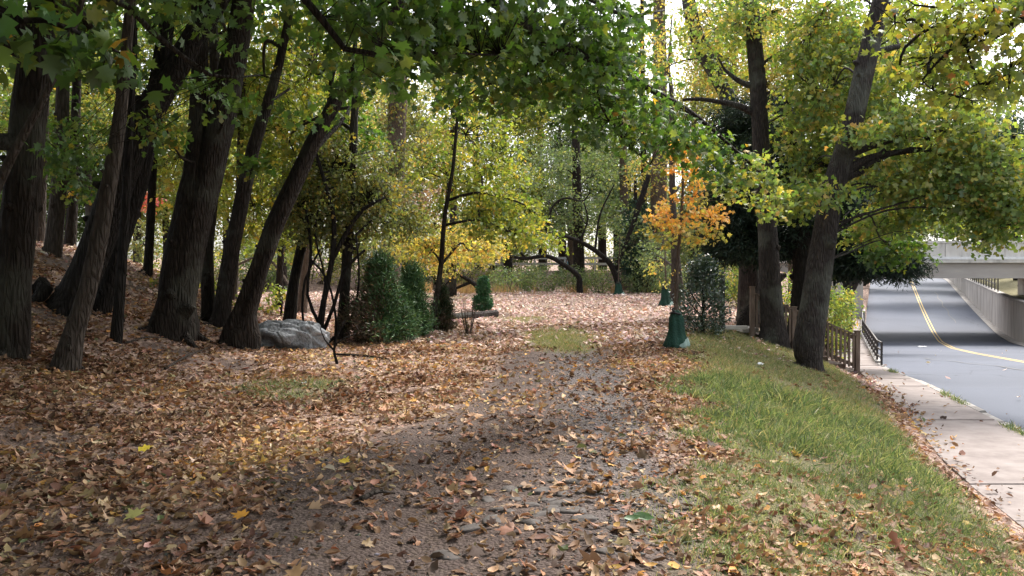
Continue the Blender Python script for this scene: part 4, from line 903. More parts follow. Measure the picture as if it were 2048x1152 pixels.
def rock(name, label, c, size, m, sub=4, seed=0, amp=.22, cat="rock", group=None, rz=0, hump=0):
    bm = bmesh.new(); bmesh.ops.create_icosphere(bm, subdivisions=sub, radius=1.0)
    v = np.array([q.co[:] for q in bm.verts])
    d = amp * (fbm(v[:, 0] * 1.3 + seed + v[:, 2], v[:, 1] * 1.3 + v[:, 2] * .8, seed) - .5) * 2 + amp * .4 * (fbm(v[:, 0] * 3.5 + seed, v[:, 2] * 3.5 + v[:, 1] * 2, seed + 9) - .5) * 2
    v = np.sign(v) * np.abs(v) ** .82 * (1 + d[:, None])
    if hump: v[:, 2] *= 1 + hump * np.clip(v[:, 0], -1, 1); v[:, 2] *= np.where(v[:, 0] > .7, 1 - .7 * (v[:, 0] - .7), 1)
    v *= np.array(size) / 2
    x = v[:, 0] * math.cos(rz) - v[:, 1] * math.sin(rz); y = v[:, 0] * math.sin(rz) + v[:, 1] * math.cos(rz); v[:, 0] = x; v[:, 1] = y
    for q, co in zip(bm.verts, v): q.co = co
    for f_ in bm.faces: f_.smooth = True
    me = bpy.data.meshes.new(name); bm.to_mesh(me); bm.free()
    o = link(name, me, m); o.location = Vector([float(q) for q in c]); return tag(o, label, cat, group)
p = hit(566, 697)
rock("boulder", "large grey boulder lying in the leaves at the grove's edge", (p[0], p[1] + .35, G(p[0], p[1]) + .17), (1.56, .95, .70), M_rock, 5, 4, .42, "boulder", hump=.14)
sb = empty("stick_shrub", hit(937, 670), "bare upright bundle of thin twigs in front of the log", "shrub"); mb = MB(); sx, sy, sz = sb.location
for k in range(13):
    b = rng.random() * 6.28; s = .10 + .16 * rng.random(); hgt = .5 + .45 * rng.random()
    mb.tube([(sx + .03 * math.cos(b), sy + .03 * math.sin(b), sz - .05), (sx + s * .6 * math.cos(b), sy + s * .5 * math.sin(b), sz + hgt * .4), (sx + s * math.cos(b), sy + s * math.sin(b), sz + hgt)], [.012, .010, .005], 5)
mb.build("twig_bundle", M_barkr, sb, smooth=True)
lv = Leaves(); pts = np.array((sx, sy, sz + .12)) + rng.normal(size=(16, 3)) * (.05, .05, .07); lv.sprays(pts, 5, .08, .05, P_BRN, OVAL); lv.build("dry_foliage", M_dry, sb)

# --- mid and far trees round the clearing
FARG = "trees behind the clearing"
cm = dict(tmpl=RHOMB, sr=.55, k=18, tw=.25)
tree("understory_tree", "thin leaning trunk with yellow-green boughs beside the smallest spruce", [(866, 662, 14), (872, 600, 11), (882, 530, 10), (890, 430, 9), (906, 335, 7), (915, 230, 6), (925, 130, 4)], 20.4, 1,
     [(960, 410, 21, 90, 40, 1.0, 90, {'pal': P_YG}), (900, 350, 21.5, 100, 60, 1.2, 90, {'pal': P_YG}), (1010, 455, 20.5, 70, 30, .8, 60, {'pal': P_YG}), (850, 490, 21.5, 70, 50, 1, 60, {'pal': P_YEL}), (930, 260, 22, 110, 80, 1.3, 90, {'pal': P_YG}), (980, 330, 22, 80, 60, 1.2, 70, {'pal': P_YG}), (960, 500, 23, 60, 30, 1, 40, {'pal': P_YEL}), (1060, 420, 22, 60, 30, .9, 50), (1080, 480, 22, 50, 20, .7, 30)], P_YG, .10, sr=.36, k=14,
     limbs=[[(898, 400, 6), (950, 385, 5), (1010, 395, 4), (1050, 410, 3)], [(890, 450, 6), (960, 440, 4), (1030, 470, 3)]])
tree("ivy_tree", "stout ivy-covered trunk behind the spruces, bare sky beside it", [(776, 600, 46), (782, 500, 42), (788, 380, 40), (794, 260, 38), (798, 180, 36), (800, 90, 32), (806, 0, 28)], 34, 8,
     [(790, 330, 33.6, 26, 170, .5, 130, {'pal': P_OLV, 'size': .14}), (760, 60, 34, 90, 90, 1.8, 90), (700, 260, 35, 100, 110, 1.8, 130), (860, 150, 36, 70, 60, 1.4, 46), (780, 470, 30, 90, 50, 1.4, 110, {'pal': P_FAR}), (820, 400, 32, 80, 50, 1.4, 60, {'pal': P_BRN})], P_FAR, .14, barkm=M_barkr, group=FARG, **cm)
tree("slender_tree", "slim dark trunk with airy yellow foliage left of the sky gap", [(905, 560, 16), (907, 420, 14), (906, 300, 13), (908, 180, 11), (915, 60, 9)], 40, 4,
     [(915, 200, 40, 60, 90, 1.6, 90), (880, 320, 40, 60, 70, 1.5, 80), (960, 120, 41, 60, 70, 1.6, 60), (940, 480, 38, 100, 40, 1.5, 110, {'pal': P_YEL})], P_YEL, .14, barkm=M_bark, group=FARG, **cm)
tree("slender_tree", "pair-thin dark trunk standing upright left of the curved cherry", [(1158, 536, 24), (1156, 440, 20), (1153, 330, 17), (1150, 250, 14), (1148, 150, 11)], 47, 4,
     [(1150, 200, 47, 70, 70, 1.8, 70), (1090, 330, 46, 70, 70, 1.8, 90), (1180, 350, 48, 60, 60, 1.5, 70)], P_FARG, .15, barkm=M_bark, group=FARG, **cm)
tree("slender_tree", "grey straight trunk right of the curved cherry", [(1252, 560, 20), (1250, 450, 18), (1247, 330, 16), (1245, 220, 13)], 48, 6,
     [(1230, 300, 48, 60, 70, 1.8, 80), (1200, 430, 47, 60, 50, 1.5, 90), (1250, 200, 48, 50, 60, 1.5, 50)], P_FARG, .15, barkm=M_barkr, group=FARG, **cm)
tree("tall_tree", "tall light-brown trunk in the sky gap left of the lichen-patched trunk", [(1316, 560, 36), (1318, 420, 32), (1320, 260, 29), (1319, 120, 27), (1320, 0, 24)], 44, 8,
     [(1320, 60, 44, 60, 80, 1.6, 60), (1300, 350, 44, 50, 50, 1.5, 70), (1270, 480, 42, 50, 60, 1.4, 80, {'pal': P_FARG})], P_YEL, .14, barkm=M_barkr, group=FARG, **cm)
tree("slender_tree", "thin dark pole-like trunk in the bright sky gap", [(1290, 540, 14), (1288, 400, 12), (1286, 200, 11), (1284, 60, 9), (1284, 0, 8)], 46, 5, [(1285, 170, 46, 25, 60, 1, 22), (1300, 420, 46, 50, 70, 1.2, 60)], P_FAR, .14, barkm=M_bark, group=FARG, **cm)
CH = "black crooked cherry trunks at the back of the clearing"
tree("crooked_cherry", "black trunk bent far left in an arch behind the slumped bag", [(1236, 566, 22), (1222, 530, 18), (1200, 508, 16), (1170, 488, 14), (1135, 474, 12), (1095, 464, 11), (1098, 440, 8), (1106, 412, 7), (1130, 396, 6), (1165, 402, 5), (1180, 385, 4)], 42, 0,
     [(1110, 420, 45, 80, 60, 1.2, 60), (1160, 440, 45, 60, 50, 1.2, 50)], P_FARG, .13, barkm=M_barkb, group=CH, limbs=[[(1105, 465, 7), (1128, 500, 5), (1140, 530, 4)], [(1190, 500, 5), (1200, 430, 4), (1228, 370, 3)], [(1160, 484, 5), (1175, 440, 4), (1168, 405, 3)], [(1230, 540, 9), (1262, 460, 10), (1282, 400, 12), (1298, 350, 10)]], **cm)
tree("crooked_cherry", "black trunk lying low and wavy to the left over the hedge", [(1156, 552, 18), (1125, 528, 15), (1092, 512, 13), (1050, 517, 11), (1020, 512, 9), (1000, 504, 7)], 42.5, 0, [(1000, 490, 42, 50, 30, 1, 30, {'pal': P_YG})], P_YG, .13, barkm=M_barkb, group=CH, limbs=[[(1050, 516, 5), (1030, 490, 4), (1010, 460, 3)]], **cm)
tree("crooked_cherry", "short black bough slanting down left of the topiary shrub", [(958, 576, 16), (930, 556, 12), (905, 545, 10), (880, 542, 7)], 40, 0, [(880, 530, 39.5, 50, 28, 1, 36, {'pal': P_YEL})], P_YEL, .13, barkm=M_barkb, group=CH, limbs=[[(905, 545, 6), (900, 560, 4), (890, 570, 3)], [(940, 565, 6), (905, 578, 6), (880, 572, 4)]], **cm)
tree("fir_tree", "dark blue-green fir at the clearing's right end", [(1276, 560, 20), (1274, 500, 16), (1272, 420, 10), (1270, 350, 4)], 44, 0, [(1272, 510, 44, 34, 50, .9, 110), (1272, 440, 44, 22, 40, .6, 70)], [((.02, .05, .03), 4), ((.035, .08, .045), 4)], .3, tmpl=NEEDLE, k=30, sr=.5, barkm=M_barkb, lmat=M_needle, tw=0)
# far belt of crowns
belt = [(560, 430, 52, 90, 110, P_FAR, "far yellow-green tree in the gap behind the boulder", M_barkr), (660, 330, 56, 100, 130, P_FAR, "far olive tree above the tangled shrub", M_bark),
        (720, 180, 60, 90, 120, P_YEL, "tall far tree with thin gold leaves above the tangled shrub", M_bark), (840, 330, 58, 90, 120, P_FAR, "far tree of mixed yellow and green above the middle spruce", M_barkr),
        (870, 470, 50, 90, 60, P_FAR, "low golden tree behind the smallest spruce", M_bark), (50, 200, 36, 90, 110, P_YG, "yellow-green crown low behind the left-edge trunk", M_bark), (175, 190, 38, 80, 110, P_YG, "yellow-green crown low behind the pale slim trunk", M_bark), (110, 90, 40, 90, 120, P_MAP, "high green crown behind the left-edge trunk", M_bark), (270, 110, 42, 80, 120, P_YG, "high yellow-green crown between the pale slim trunk and the twin trunk", M_bark), (400, 110, 44, 80, 120, P_MAP, "high green crown right behind the twin trunk's fork", M_bark), (560, 130, 46, 90, 120, P_YG, "high yellow-green crown left of the knotty trunk's top", M_bark),
        (950, 130, 58, 100, 100, P_FAR, "high thin-leaved yellow-green crown left of the lime-green tree", M_bark), (1200, 150, 60, 90, 90, P_FARG, "high pale crown behind the overhanging bough's middle", M_bark), (800, 240, 54, 80, 80, P_FAR, "far crown behind the stout ivy-covered trunk", M_bark), (1120, 290, 58, 80, 60, P_FARG, "pale far crown above the arched black cherry", M_bark), (1260, 380, 56, 70, 90, P_FARG, "dull green crown behind the grey straight trunk", M_bark),
        (1010, 250, 56, 90, 110, P_YG, "far lime-green tree in the middle of the picture", M_bark),
        (1080, 180, 62, 90, 110, P_FARG, "tall far dull-green tree right of the lime-green one", M_bark), (1010, 400, 52, 100, 80, P_YG, "bright yellow-green tree above the topiary shrub", M_bark),
        (1140, 380, 54, 110, 90, P_FARG, "grey-green far tree behind the arched black cherry", M_barkr), (1230, 260, 60, 80, 100, P_FARG, "far pale-green tree left of the bright sky gap", M_bark),
        (1390, 230, 56, 80, 130, P_FAR, "far golden tree behind the lichen-patched trunk", M_barkr), (1380, 420, 50, 80, 100, P_FARG, "far dull-green tree behind the orange sapling", M_bark),
        (1470, 90, 50, 90, 110, P_YEL, "far gold-leaved tree behind the top of the straight grey trunk", M_barkr), (1580, 120, 44, 100, 130, P_YEL, "pale gold tree between the two grey trunks", M_barkr),
        (1690, 180, 40, 100, 140, P_GUM, "green tree filling the space behind the leaning grey trunk", M_bark), (1790, 330, 44, 110, 120, P_GUM, "green tree behind the yellow-green crown, left of the bridge", M_bark),
        (450, 330, 40, 110, 160, P_YG, "sunlit green tree behind the twin trunk", M_bark), (330, 330, 44, 80, 170, P_YG, "sunlit green tree seen between the leaning black trunk and twin trunk", M_bark),
        (190, 330, 46, 100, 170, P_MAP, "dim green tree behind the slim trunks at far left", M_bark), (40, 330, 44, 100, 200, P_MAP, "green tree glimpsed beside the left-edge trunk", M_bark),
        (1900, 330, 90, 160, 110, P_FARG, "far green tree rising behind the bridge, left of the sky gap", M_bark), (2030, 300, 84, 80, 100, [((.03, .06, .05), 4), ((.045, .085, .06), 4)], "dark blue-green conifer behind the bridge at the right edge", M_barkb),
        (1830, 450, 100, 120, 45, P_FARG, "far tree left of the road beyond the bridge, just over the parapet", M_bark), (2000, 430, 98, 90, 55, P_FAR, "far yellow-green tree over the retaining wall beyond the bridge", M_bark), (1960, 420, 110, 160, 60, P_FARG, "low far tree right behind the bridge parapet", M_bark), (980, 500, 62, 90, 40, P_FARG, "low green tree left of the white guardrail", M_bark), (1330, 500, 54, 90, 60, P_FAR, "low yellow-green tree behind the pale pinkish trunk", M_bark)]
for (px, py, Y, rx, rz, pal, lab, bk) in belt:
    s = Y / F; gz = float(G(W(px, 500, Y)[0], Y)); b = W(px, 560, Y); n = int(150 * (rx * rz) / 9000 * (3.4 if py > 300 else 2.9)); bo = {1790: -150, 1900: 150, 1960: 160, 1830: -120, 2000: 60}.get(px, 6)
    tops = W(px, py - rz * .6, Y)[2]
    pyb = 553 - (gz - CAM_H) / s
    big = dict(k=18, sr=.7 * Y / 50)
    bl = [(px, py, Y, rx, rz, 2.2, int(n * .8), big), (px - rx * .45, py + rz * .35, Y - 1, rx * .6, rz * .5, 1.6, int(n * .3), big), (px + rx * .45, py - rz * .3, Y + 1, rx * .6, rz * .5, 1.6, int(n * .3), big)]
    tree("background_tree", lab, [(px + bo, pyb, 17), (px + bo * .4, (pyb + py) / 2, 14), (px - 2, py, 10), (px, py - rz * .6, 5)], Y, 0, bl, pal, .16 * Y / 50 + .02, tmpl=RHOMB, barkm=bk, group=FARG, tw=.25, gap=.38 if py < 340 else .28, twr=.012, freq=.7)

# thicket / hedge shrubs at the back, tan grass tufts
HD = "green shrubs along the back of the clearing"
for k, (px, py, Y, rx, rz, lab) in enumerate([(1020, 560, 45, 50, 24, "low green shrub behind the topiary, leftmost of the back thicket"), (1085, 556, 44.5, 50, 28, "rounded green shrub below the low wavy cherry trunk"), (1150, 558, 45, 50, 28, "green shrub at the foot of the upright far trunk"), (1200, 560, 44, 45, 26, "green shrub left of the arched cherry's base"), (1290, 565, 43, 50, 26, "green shrub right of the arched cherry's base"), (1340, 560, 41, 40, 30, "green shrub left of the pale pinkish trunk"),
                                            (1060, 548, 50, 90, 20, "dark shrub under the white guardrail"), (1440, 600, 36, 40, 60, "pale leafy shrub behind the dark post"), (1480, 560, 32, 40, 50, "straggly yellow-green shrub behind the stair top"), (1660, 600, 27, 40, 50, "leafy shrub on the slope behind the handrail"), (1690, 620, 30, 30, 50, "yellow-tinged shrub beside the far pavement"), (1590, 600, 27.5, 70, 60, "shrub between the two grey trunks")]):
    s = Y / F; pal = P_FARG if px < 1400 else P_GUM
    c = W(px, py, Y); gz = float(G(c[0], Y)); root = empty("back_shrub", (c[0], Y, gz), lab, "shrub", HD if px < 1400 else "leafy shrubs around the stairs")
    lv = Leaves(); top = c[2] + rz * s; hz = (top - gz) / 2
    pts = blobpts((c[0], Y, gz + hz), (rx * s, rx * s * .7, hz * 1.05), 110, .22); lv.sprays(pts, 16, .28, .11, pal, OVAL if Y < 40 else RHOMB, flat=.7); lv.build("foliage", M_leaf, root)
    mb = MB()
    for q in range(7):
        d = pts[rng.integers(len(pts))]; mb.tube([(c[0] + .1 * rng.normal(), Y, gz - .1), ((c[0] + d[0]) / 2, (Y + d[1]) / 2, (gz + d[2]) / 2 + .1), d], [.02, .015, .006], 5)
    mb.build("stem", M_barkr, root, smooth=True)
for k, (px, py, Y, rx, rz, lab) in enumerate([(530, 540, 48, 70, 50, "pale yellowish brush far behind the boulder"), (640, 520, 50, 80, 60, "brush far behind the tangled shrub"), (760, 530, 49, 70, 50, "brush behind the tallest dwarf spruce"), (850, 520, 49, 60, 50, "olive brush behind the smallest dwarf spruce"), (930, 505, 49, 70, 55, "grey brush above the short black bough"),
        (1010, 480, 62, 70, 50, "grey-green brush above the wavy cherry trunk"), (1090, 470, 63, 60, 36, "brush inside the bend of the arched cherry"), (1190, 470, 62, 60, 50, "tall green brush right of the upright far trunk"), (1310, 500, 49, 60, 70, "brush behind the grey-green bag"), (1400, 500, 46, 60, 70, "brush filling the gap behind the holly bush"), (1470, 520, 44, 60, 70, "brush behind the stair top"), (420, 540, 46, 60, 60, "dim brush between the twin trunk and the gnarled one"), (300, 480, 48, 60, 70, "dim brush seen left of the twin trunk")]):
    s = Y / F; pal = [P_FARG, P_FAR, P_OLV][k % 3] if px > 300 else P_YG; c = W(px, py, Y); gz = float(G(c[0], Y)); root = empty("back_brush", (c[0], Y, gz), lab, "shrub", "tall brush on the embankment")
    lv = Leaves(); top = max(c[2] + rz * s, gz + 2); hz = (top - gz) / 2; pts = blobpts((c[0], Y, gz + hz), (rx * s, 1.6, hz * 1.05), 210, .25); lv.sprays(pts, 16, .42, .15, pal, RHOMB, flat=.7); lv.build("foliage", M_leaf, root); mb = MB()
    for q in range(9):
        d = pts[rng.integers(len(pts))]; mb.tube([(c[0] + .3 * rng.normal(), Y, gz - .1), ((c[0] + d[0]) / 2, (Y + d[1]) / 2, (gz + d[2]) / 2 + .2), d], [.03, .02, .008], 5)
    mb.build("stem", M_barkr, root, smooth=True)
tg = Leaves(); n = 5200; xs = rng.uniform(-6.5, 5.5, n); ys_ = 42.6 + rng.normal(size=n) * .5 + .25 * xs * 0; keep = vnoise(xs * .9, ys_ * .5, 77) > .42; xs = xs[keep]; ys_ = ys_[keep]; n = len(xs)
Pg = np.stack([xs, ys_, G(xs, ys_)], 1); d = unit(rng.normal(size=(n, 3)) * (.35, .35, .1) + (0, 0, 1)); X, Yv, Z = axes(unit(rng.normal(size=(n, 3)) * (1, .5, .1)), d)
V_, T_, C_ = place(BLADE, Pg, X * .05, Yv, Z, .35 + .3 * rng.random(n), pick([((.40, .24, .12), 4), ((.48, .32, .18), 3), ((.34, .28, .12), 2)], n)); tg.put(V_, T_, C_)
tag(tg.build("dry_grass", M_grass), "tan dry grass along the back of the clearing", "grass", kind="stuff")
# far slope shrubs behind the retaining wall
for k, (Y, o, lab) in enumerate([(74, 7, "dark green bush on the grass behind the retaining wall"), (88, 9, "round green bush farther up behind the retaining wall"), (104, 9, "farthest green bush behind the retaining wall"), (66, 9, "large green bush right of the retaining wall's near end")]):
    x = float(xL(Y)) + RW + o; gz = float(G(x, Y)); root = empty("slope_bush", (x, Y, gz), lab, "bush", "bushes on the slope behind the retaining wall"); lv = Leaves()
    lv.sprays(blobpts((x, Y, gz + 1.6), (3.2, 2, 1.9), 120, .2), 16, .5, .2, P_FARG, RHOMB); lv.build("foliage", M_leaf, root)
    mb = MB(); mb.tube([(x, Y, gz - .1), (x, Y, gz + 1), (x + .2, Y, gz + 2)], [.08, .06, .02], 6); mb.build("stem", M_bark, root)
# ------------------------------------------------------------------ fallen leaves
P_FALL = [((.07, .036, .022), 4), ((.15, .078, .046), 4), ((.26, .11, .055), .8), ((.25, .145, .085), 5), ((.37, .23, .14), 4.5), ((.14, .15, .07), .25), ((.45, .30, .19), 3.5), ((.54, .29, .09), 1.9), ((.56, .41, .28), 2.4), ((.58, .40, .14), .7)]
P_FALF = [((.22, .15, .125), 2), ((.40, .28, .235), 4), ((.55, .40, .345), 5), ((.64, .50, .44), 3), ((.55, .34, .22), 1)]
def scatter(n, x0, x1, y0, y1, dens, powY=1.0):
    """random ground points kept with probability dens(x, Y)"""
    Y = y0 + (y1 - y0) * rng.random(n) ** powY; x = rng.uniform(-1, 1, n)
    half = .66 * Y + .8
    x = np.clip(x, -1, 1) * half
    keep = (x > x0) & (x < x1) & (rng.random(n) < dens(x, Y))
    return x[keep], Y[keep]
def ldens(x, Y):
    l, g, v = zones(x, Y); u = x - xL(Y); d = -wS(Y) - u
    nz = fbm(x * 1.3, Y * 1.3, 51)
    base = .095 + .60 * l
    drift = np.exp(-((x - (1.55 + .05 * Y)) / .55) ** 2) * .55 * (Y < 15)
    base = np.clip(base + drift, 0, 1) * (1 - .70 * g * sm((Y - 5.5) / 3)) * (1 - g * (.45 + .35 * sm((Y - 5) / 2.5)))
    base = base * (.45 + 1.1 * sm((nz - .3) / .4) * 1.0)
    edge = np.exp(-((d - .1) / .28) ** 2)
    base = np.where(d < .25, (.10 + .4 * sm((Y - 11) / 5)) * edge + .005, base)
    base = np.where(u > 0, .0006, base)
    return np.clip(base, 0, 1)
def fall(name, label, n, y0, y1, size, tmpls, powY=1.0, lift=.010, flat=.33, x0=-60, x1=60, pal=P_FALL):
    x, Y = scatter(n, x0, x1, y0, y1, ldens, powY); N = len(x)
    u = x - xL(Y); z = G(x, Y); z = np.where((u > -wS(Y)) & (u < -.0), zS(Y) + .012, z); z = np.where(u >= 0, zR(Y) + .05, z)
    lv = Leaves(); cls = rng.choice(len(tmpls), N, p=[t[1] for t in tmpls])
    for k, (tm, _, sz) in enumerate(tmpls):
        q = cls == k; m = int(q.sum())
        P = np.stack([x[q], Y[q], z[q] + lift * (.4 + 1.6 * rng.random(m))], 1)
        nr = unit(rng.normal(size=(m, 3)) * flat + (0, 0, 1)); ang = rng.random(m) * 6.283; d = np.stack([np.cos(ang), np.sin(ang), np.zeros(m)], 1)
        X, Yv, Z = axes(nr, d)
        P = P - Yv * .45 * size * sz
        S = size * sz * np.clip(np.exp(rng.normal(size=m) * .33), .45, 1.6) * .92
        cu = rng.normal(size=(m, 4)) * (.7, 1.0, .5, .3) + (.35, .4, 0, 0)
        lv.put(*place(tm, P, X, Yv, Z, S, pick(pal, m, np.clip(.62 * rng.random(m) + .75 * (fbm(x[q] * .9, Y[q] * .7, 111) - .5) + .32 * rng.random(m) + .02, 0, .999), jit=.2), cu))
    return tag(lv.build(name, M_dry), label, "fallen leaves", kind="stuff")
fall("fallen_leaves", "curled brown and orange leaves strewn over the near path and bank", 120000, 3.4, 10.5, .070, [(MAPLE, .08, 1.3), (OVAL, .42, 1.0), (STAR, .04, .9), (RHOMB, .46, .38)], 1.0)
fall("fallen_leaves", "brown leaves covering the ground in the middle distance", 120000, 10.3, 23, .078, [(STAR, .15, 1.1), (OVAL, .85, 1.05)], 1.05)
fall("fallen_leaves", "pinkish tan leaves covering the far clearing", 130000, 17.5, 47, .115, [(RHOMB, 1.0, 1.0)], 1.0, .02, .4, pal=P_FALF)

# single leaves that stand out
def one_leaf(label, px, py, size, col, tm, rot=0.0, tilt=(0, 0), m=None):
    p = hit(px, py); n = unit(np.array([[tilt[0], tilt[1], 1.0]])); d = np.array([[math.cos(rot), math.sin(rot), 0.0]]); X, Yv, Z = axes(n, d)
    V_, T_, C_ = place(tm, np.array([[0, 0, .0]]) - Yv * .45 * size, X, Yv, Z, [size], np.array([col]), np.array([[.7, .6, .2, .1]]))
    o = link("fallen_leaf", fastmesh("fallen_leaf", V_, T_, C_), m or M_dry); o.location = (p[0], p[1], float(G(p[0], p[1])) + .045); return tag(o, label, "leaf")
one_leaf("bright yellow maple leaf lying alone on the shaded left bank", 292, 908, .13, (.62, .48, .05), MAPLE, .4, (-.1, -.5))
one_leaf("pale yellow-green maple leaf on the bare dirt at lower left", 268, 1045, .14, (.48, .45, .16), MAPLE, 2.4, (0, -.35))
one_leaf("yellow leaf beside the path's centre, nearest the cobbles' far left", 690, 934, .11, (.62, .45, .06), MAPLE, 1.2, (0, -.4))
one_leaf("orange maple leaf on the bare dirt left of the cobbles", 480, 1046, .12, (.62, .30, .05), MAPLE, 3.0, (0, -.2))
one_leaf("green leaf lying on the path's right edge among brown leaves", 1262, 1055, .12, (.10, .20, .08), OVAL, .2, (.1, -.5), M_leaf)
one_leaf("second green leaf, larger, right next to the first on the path's edge", 1290, 1052, .14, (.11, .22, .10), OVAL, 2.8, (-.1, -.5), M_leaf)
OAK = fan([(0, 0, 0), (.12, .15, 0), (.06, .24, 0), (.28, .36, -.05), (.10, .46, 0), (.36, .62, -.08), (.12, .68, 0), (.22, .85, -.04), (0, 1, 0), (-.22, .85, -.04), (-.12, .68, 0), (-.36, .62, -.08), (-.10, .46, 0), (-.28, .36, -.05), (-.06, .24, 0), (-.12, .15, 0)], .03)
one_leaf("large red-brown oak leaf standing up in the grass at lower right", 1795, 1105, .17, (.22, .085, .04), OAK, 1.9, (.2, -.9))
one_leaf("round orange-yellow leaf in the grass near the oak leaf", 1602, 1108, .085, (.60, .34, .05), OVAL, .2, (0, -.5))

# ------------------------------------------------------------------ grass
def gdens(x, Y):
    l, g, v = zones(x, Y); return np.clip(g * (.15 + 1.7 * sm((fbm(x * 2.6, Y * 2.6, 61) - .22) / .5)), 0, 1) * (x < xL(Y) - wS(Y) - .12)
P_GR = [((.075, .125, .055), 3), ((.125, .18, .08), 5), ((.20, .25, .115), 4.5), ((.31, .35, .15), 3), ((.46, .42, .25), 1.6)]
P_GRD = [((.15, .20, .075), 4), ((.25, .28, .12), 5), ((.38, .34, .19), 4), ((.44, .34, .22), 2.5)]
def grass(name, label, n, y0, y1, h, w):
    x, Y = scatter(n, -8, 60, y0, y1, gdens, 1.0); N = len(x)
    d_ = xL(Y) - wS(Y) - x
    tall = sm(1.5 - np.hypot((x - 3.3 - .1 * (Y - 10)) / 1.8, (Y - 10.6) / 2.6))          # the rank green clump on the bank
    dry = sm((Y - 11.5) / 3.0) * .85 + .9 * (fbm(x * .8, Y * .8, 71) - .35) - .45 * tall
    P = np.stack([x, Y, G(x, Y) - .01], 1)
    d = unit(rng.normal(size=(N, 3)) * (.55, .55, .1) + (0, 0, .9)); X, Yv, Z = axes(unit(rng.normal(size=(N, 3)) * (1, 1, .15)), d)
    C = np.where((rng.random(N) < dry)[:, None], pick(P_GRD, N), pick(P_GR, N))
    H = h * (.5 + .9 * rng.random(N)) * (.75 + .8 * tall) * (.45 + 1.2 * fbm(x * 3.1, Y * 3.1, 81))
    V_, T_, C_ = place(BLADE, P, X * (w / h), Yv, Z, H, C, np.stack([np.zeros(N)] * 4, 1))
    # bend the blades over
    k = np.tile(BLADE[0][:, 1] ** 2, N); b = np.repeat(rng.normal(size=(N, 2)) * H[:, None] * .35, 5, 0)
    V_[:, 0] += b[:, 0] * k; V_[:, 1] += b[:, 1] * k; V_[:, 2] -= np.hypot(b[:, 0], b[:, 1]) * k * .5
    lv = Leaves(); lv.put(V_, T_, C_); return tag(lv.build(name, M_grass), label, "grass", kind="stuff")
grass("grass", "short green grass mixed with leaves on the near bank", 230000, 3.6, 12.5, .095, .0075)
grass("grass", "dry pale grass farther along the bank and in the track", 620000, 11.5, 27, .115, .010)
# weeds along the kerb joint
lv = Leaves(); N = 2600; Y = rng.uniform(12, 23, N); keep = vnoise(Y * 1.1, Y * 0, 5) > .5; Y = Y[keep]; N = len(Y); x = xL(Y) - .17 + rng.normal(size=N) * .05
P = np.stack([x, Y, zS(Y) - .02], 1); d = unit(rng.normal(size=(N, 3)) * (.6, .6, .1) + (0, 0, .8)); X, Yv, Z = axes(unit(rng.normal(size=(N, 3))), d)
V_, T_, C_ = place(BLADE, P, X * .09, Yv, Z, .07 + .1 * rng.random(N), pick(P_GR, N)); lv.put(V_, T_, C_)
tag(lv.build("kerb_weeds", M_grass), "green weeds growing in the joint behind the kerb", "weeds", kind="stuff")

# ------------------------------------------------------------------ gravel, cobbles, stones, litter, twigs
def pebbles(name, label, n, dens, s0, s1, m, y0, y1):
    x, Y = scatter(n, -4, 4, y0, y1, dens); N = len(x)
    ico = bmesh.new(); bmesh.ops.create_icosphere(ico, subdivisions=1, radius=.5); tv = np.array([v.co[:] for v in ico.verts]); tt = np.array([[v.index for v in f.verts] for f in ico.faces]); ico.free()
    a = rng.random(N) * 6.283; X = np.stack([np.cos(a), np.sin(a), 0 * a], 1); Yv = np.stack([-np.sin(a), np.cos(a), 0 * a], 1) * (.6 + .3 * rng.random((N, 1))); Z = np.tile((0, 0, .5), (N, 1))
    S = s0 + (s1 - s0) * rng.random(N) ** 3
    V_, T_, C_ = place((tv, tt), np.stack([x, Y, G(x, Y) + .002], 1), X, Yv, Z, S, pick([((.06, .055, .055), 3), ((.10, .09, .087), 3), ((.085, .062, .052), 3), ((.18, .165, .16), .7)], N))
    V_ = V_ + rng.normal(size=V_.shape) * .08 * np.repeat(S, len(tv))[:, None]
    lv = Leaves(); lv.put(V_, T_, C_); return tag(lv.build(name, m, None), label, "gravel", kind="stuff")
mp_, N_, L_, b_ = mat("gravel_stone"); at = N_.new("ShaderNodeAttribute"); at.attribute_name = "Col"; L_.new(at.outputs["Color"], b_.inputs["Base Color"]); b_.inputs["Roughness"].default_value = .85
def pdens(x, Y): l, g, v = zones(x, Y); return np.clip(v * .9 + .12 * (1 - l), 0, 1) * (1 - g)
pebbles("gravel", "small grey stones in the wheel tracks of the path", 60000, pdens, .008, .042, mp_, 3.6, 16)
r2 = np.random.default_rng(5)
cob = [(985, 1045), (1030, 1000), (1060, 1012), (1085, 985), (1005, 1022), (1105, 1022), (1125, 990), (1050, 975), (1120, 1008), (1140, 1025), (1020, 980), (1095, 1000), (1165, 1040), (890, 1112), (1210, 1105), (1075, 1030), (1180, 985), (1150, 965), (975, 1000), (1230, 1060), (940, 1060), (1115, 965), (1060, 1045), (1250, 1112)]
for k, (px, py) in enumerate(cob):
    p = hit(px, py); s = .075 + .075 * r2.random()
    rock("cobble", "grey rounded cobble half sunk in the dirt and leaves of the path", (p[0], p[1], G(p[0], p[1]) - .004), (s * (1.2 + .5 * r2.random()), s * .9, s * .40), M_cobble, 3, k + 3, .38, "cobble", "cobbles set in the path", rz=r2.random() * 3)
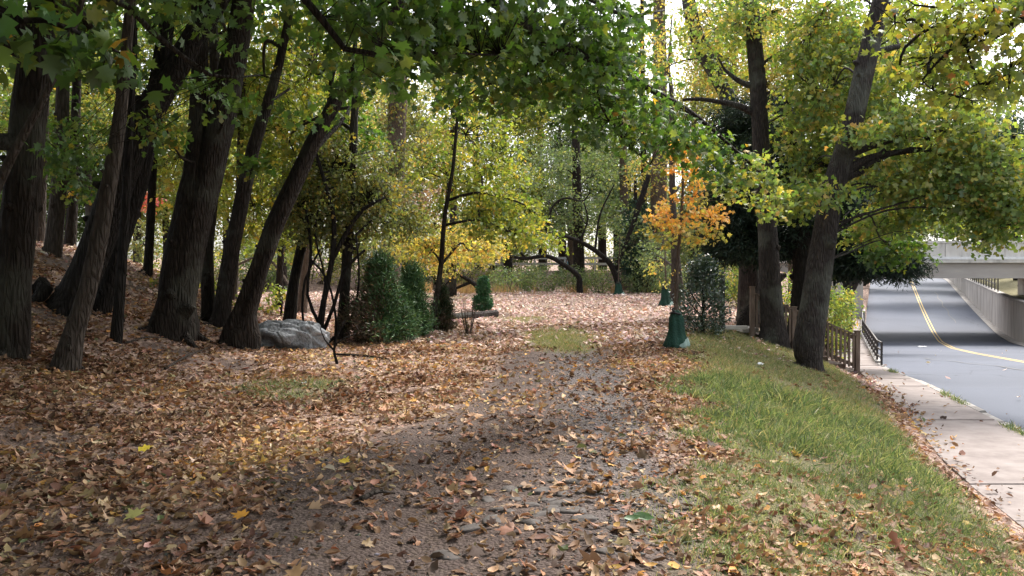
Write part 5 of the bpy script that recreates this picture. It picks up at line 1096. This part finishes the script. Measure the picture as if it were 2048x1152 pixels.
for k, (px, py, s, lab) in enumerate([(1714, 748, .30, "pale stone slab at the foot of the handrail's end post"), (1738, 760, .34, "pale stone, larger, next to the pavement end by the handrail"), (1660, 720, .16, "small white stone under the balusters, left one"), (1690, 732, .14, "small white stone under the balusters near the end post")]):
    p = hit(px, py); rock("pale_stone", lab, (p[0], p[1], G(p[0], p[1]) + .02), (s, s * .7, s * .35), M_stone, 3, k + 20, .2, "stone", rz=k)
def litter(label, p, s, seed):
    r3 = np.random.default_rng(seed); g = np.stack(np.meshgrid(np.linspace(-1, 1, 5), np.linspace(-1, 1, 5)), -1).reshape(-1, 2); z = r3.random(25) * .9
    v = np.stack([g[:, 0] * s * .6, g[:, 1] * s * .45, z * s * .6], 1); f = [(i * 5 + j, i * 5 + j + 1, i * 5 + j + 6, i * 5 + j + 5) for i in range(4) for j in range(4)]
    mb = MB(); mb.add(v, f); o = mb.build("paper_scrap", M_litter); o.location = Vector([float(q) for q in p]); return tag(o, label, "litter")
p = hit(607, 771); litter("crumpled white paper scrap on the grassy left verge", (p[0], p[1], G(p[0], p[1]) + .02), .06, 1)
p = hit(1521, 733); litter("crumpled white paper scrap in the grass below the grey trunks", (p[0], p[1], G(p[0], p[1]) + .03), .09, 2)
pY = 51.5; litter("flat white scrap on the asphalt just before the bridge shadow", (W(1845, 650, pY)[0], pY, float(zR(pY)) + .04), .38, 3).scale = (1, 1, .15)
# fallen twigs
tw_specs = [(250, 690, 330, 682, "thin stick on the leaves at the twin trunk's left"), (330, 740, 420, 700, "crooked root-like stick below the twin trunk"), (410, 650, 330, 600, "broken branch leaning on the twin trunk's foot"), (720, 1005, 790, 1000, "short twig on the dirt path")]
for (ax, ay, bx, by, lab) in tw_specs:
    a = hit(ax, ay); b = hit(bx, by); m = (a + b) / 2; m[2] = float(G(m[0], m[1])) + .06
    mb = MB(); mb.tube([(a[0], a[1], float(G(a[0], a[1])) + .02), m, (b[0], b[1], float(G(b[0], b[1])) + .04)], [.02, .016, .006], 6, .1); tag(mb.build("fallen_twig", M_barkp, smooth=True), lab, "twig")
p = hit(1490, 660); mb = MB(); c = W(1488, 625, 23.2); gz = float(G(c[0], 23.2))
mb.tube([(c[0], 23.2, gz - .2), (c[0] - .02, 23.2, gz + .2), (c[0] + .08, 23.2, gz + .5), (c[0] + .2, 23.2, gz + .75)], [.28, .22, .17, .08], 10, .2, 4); tag(mb.build("broken_stump", M_bark, smooth=True), "jagged brown stump beside the top of the stairs", "stump")
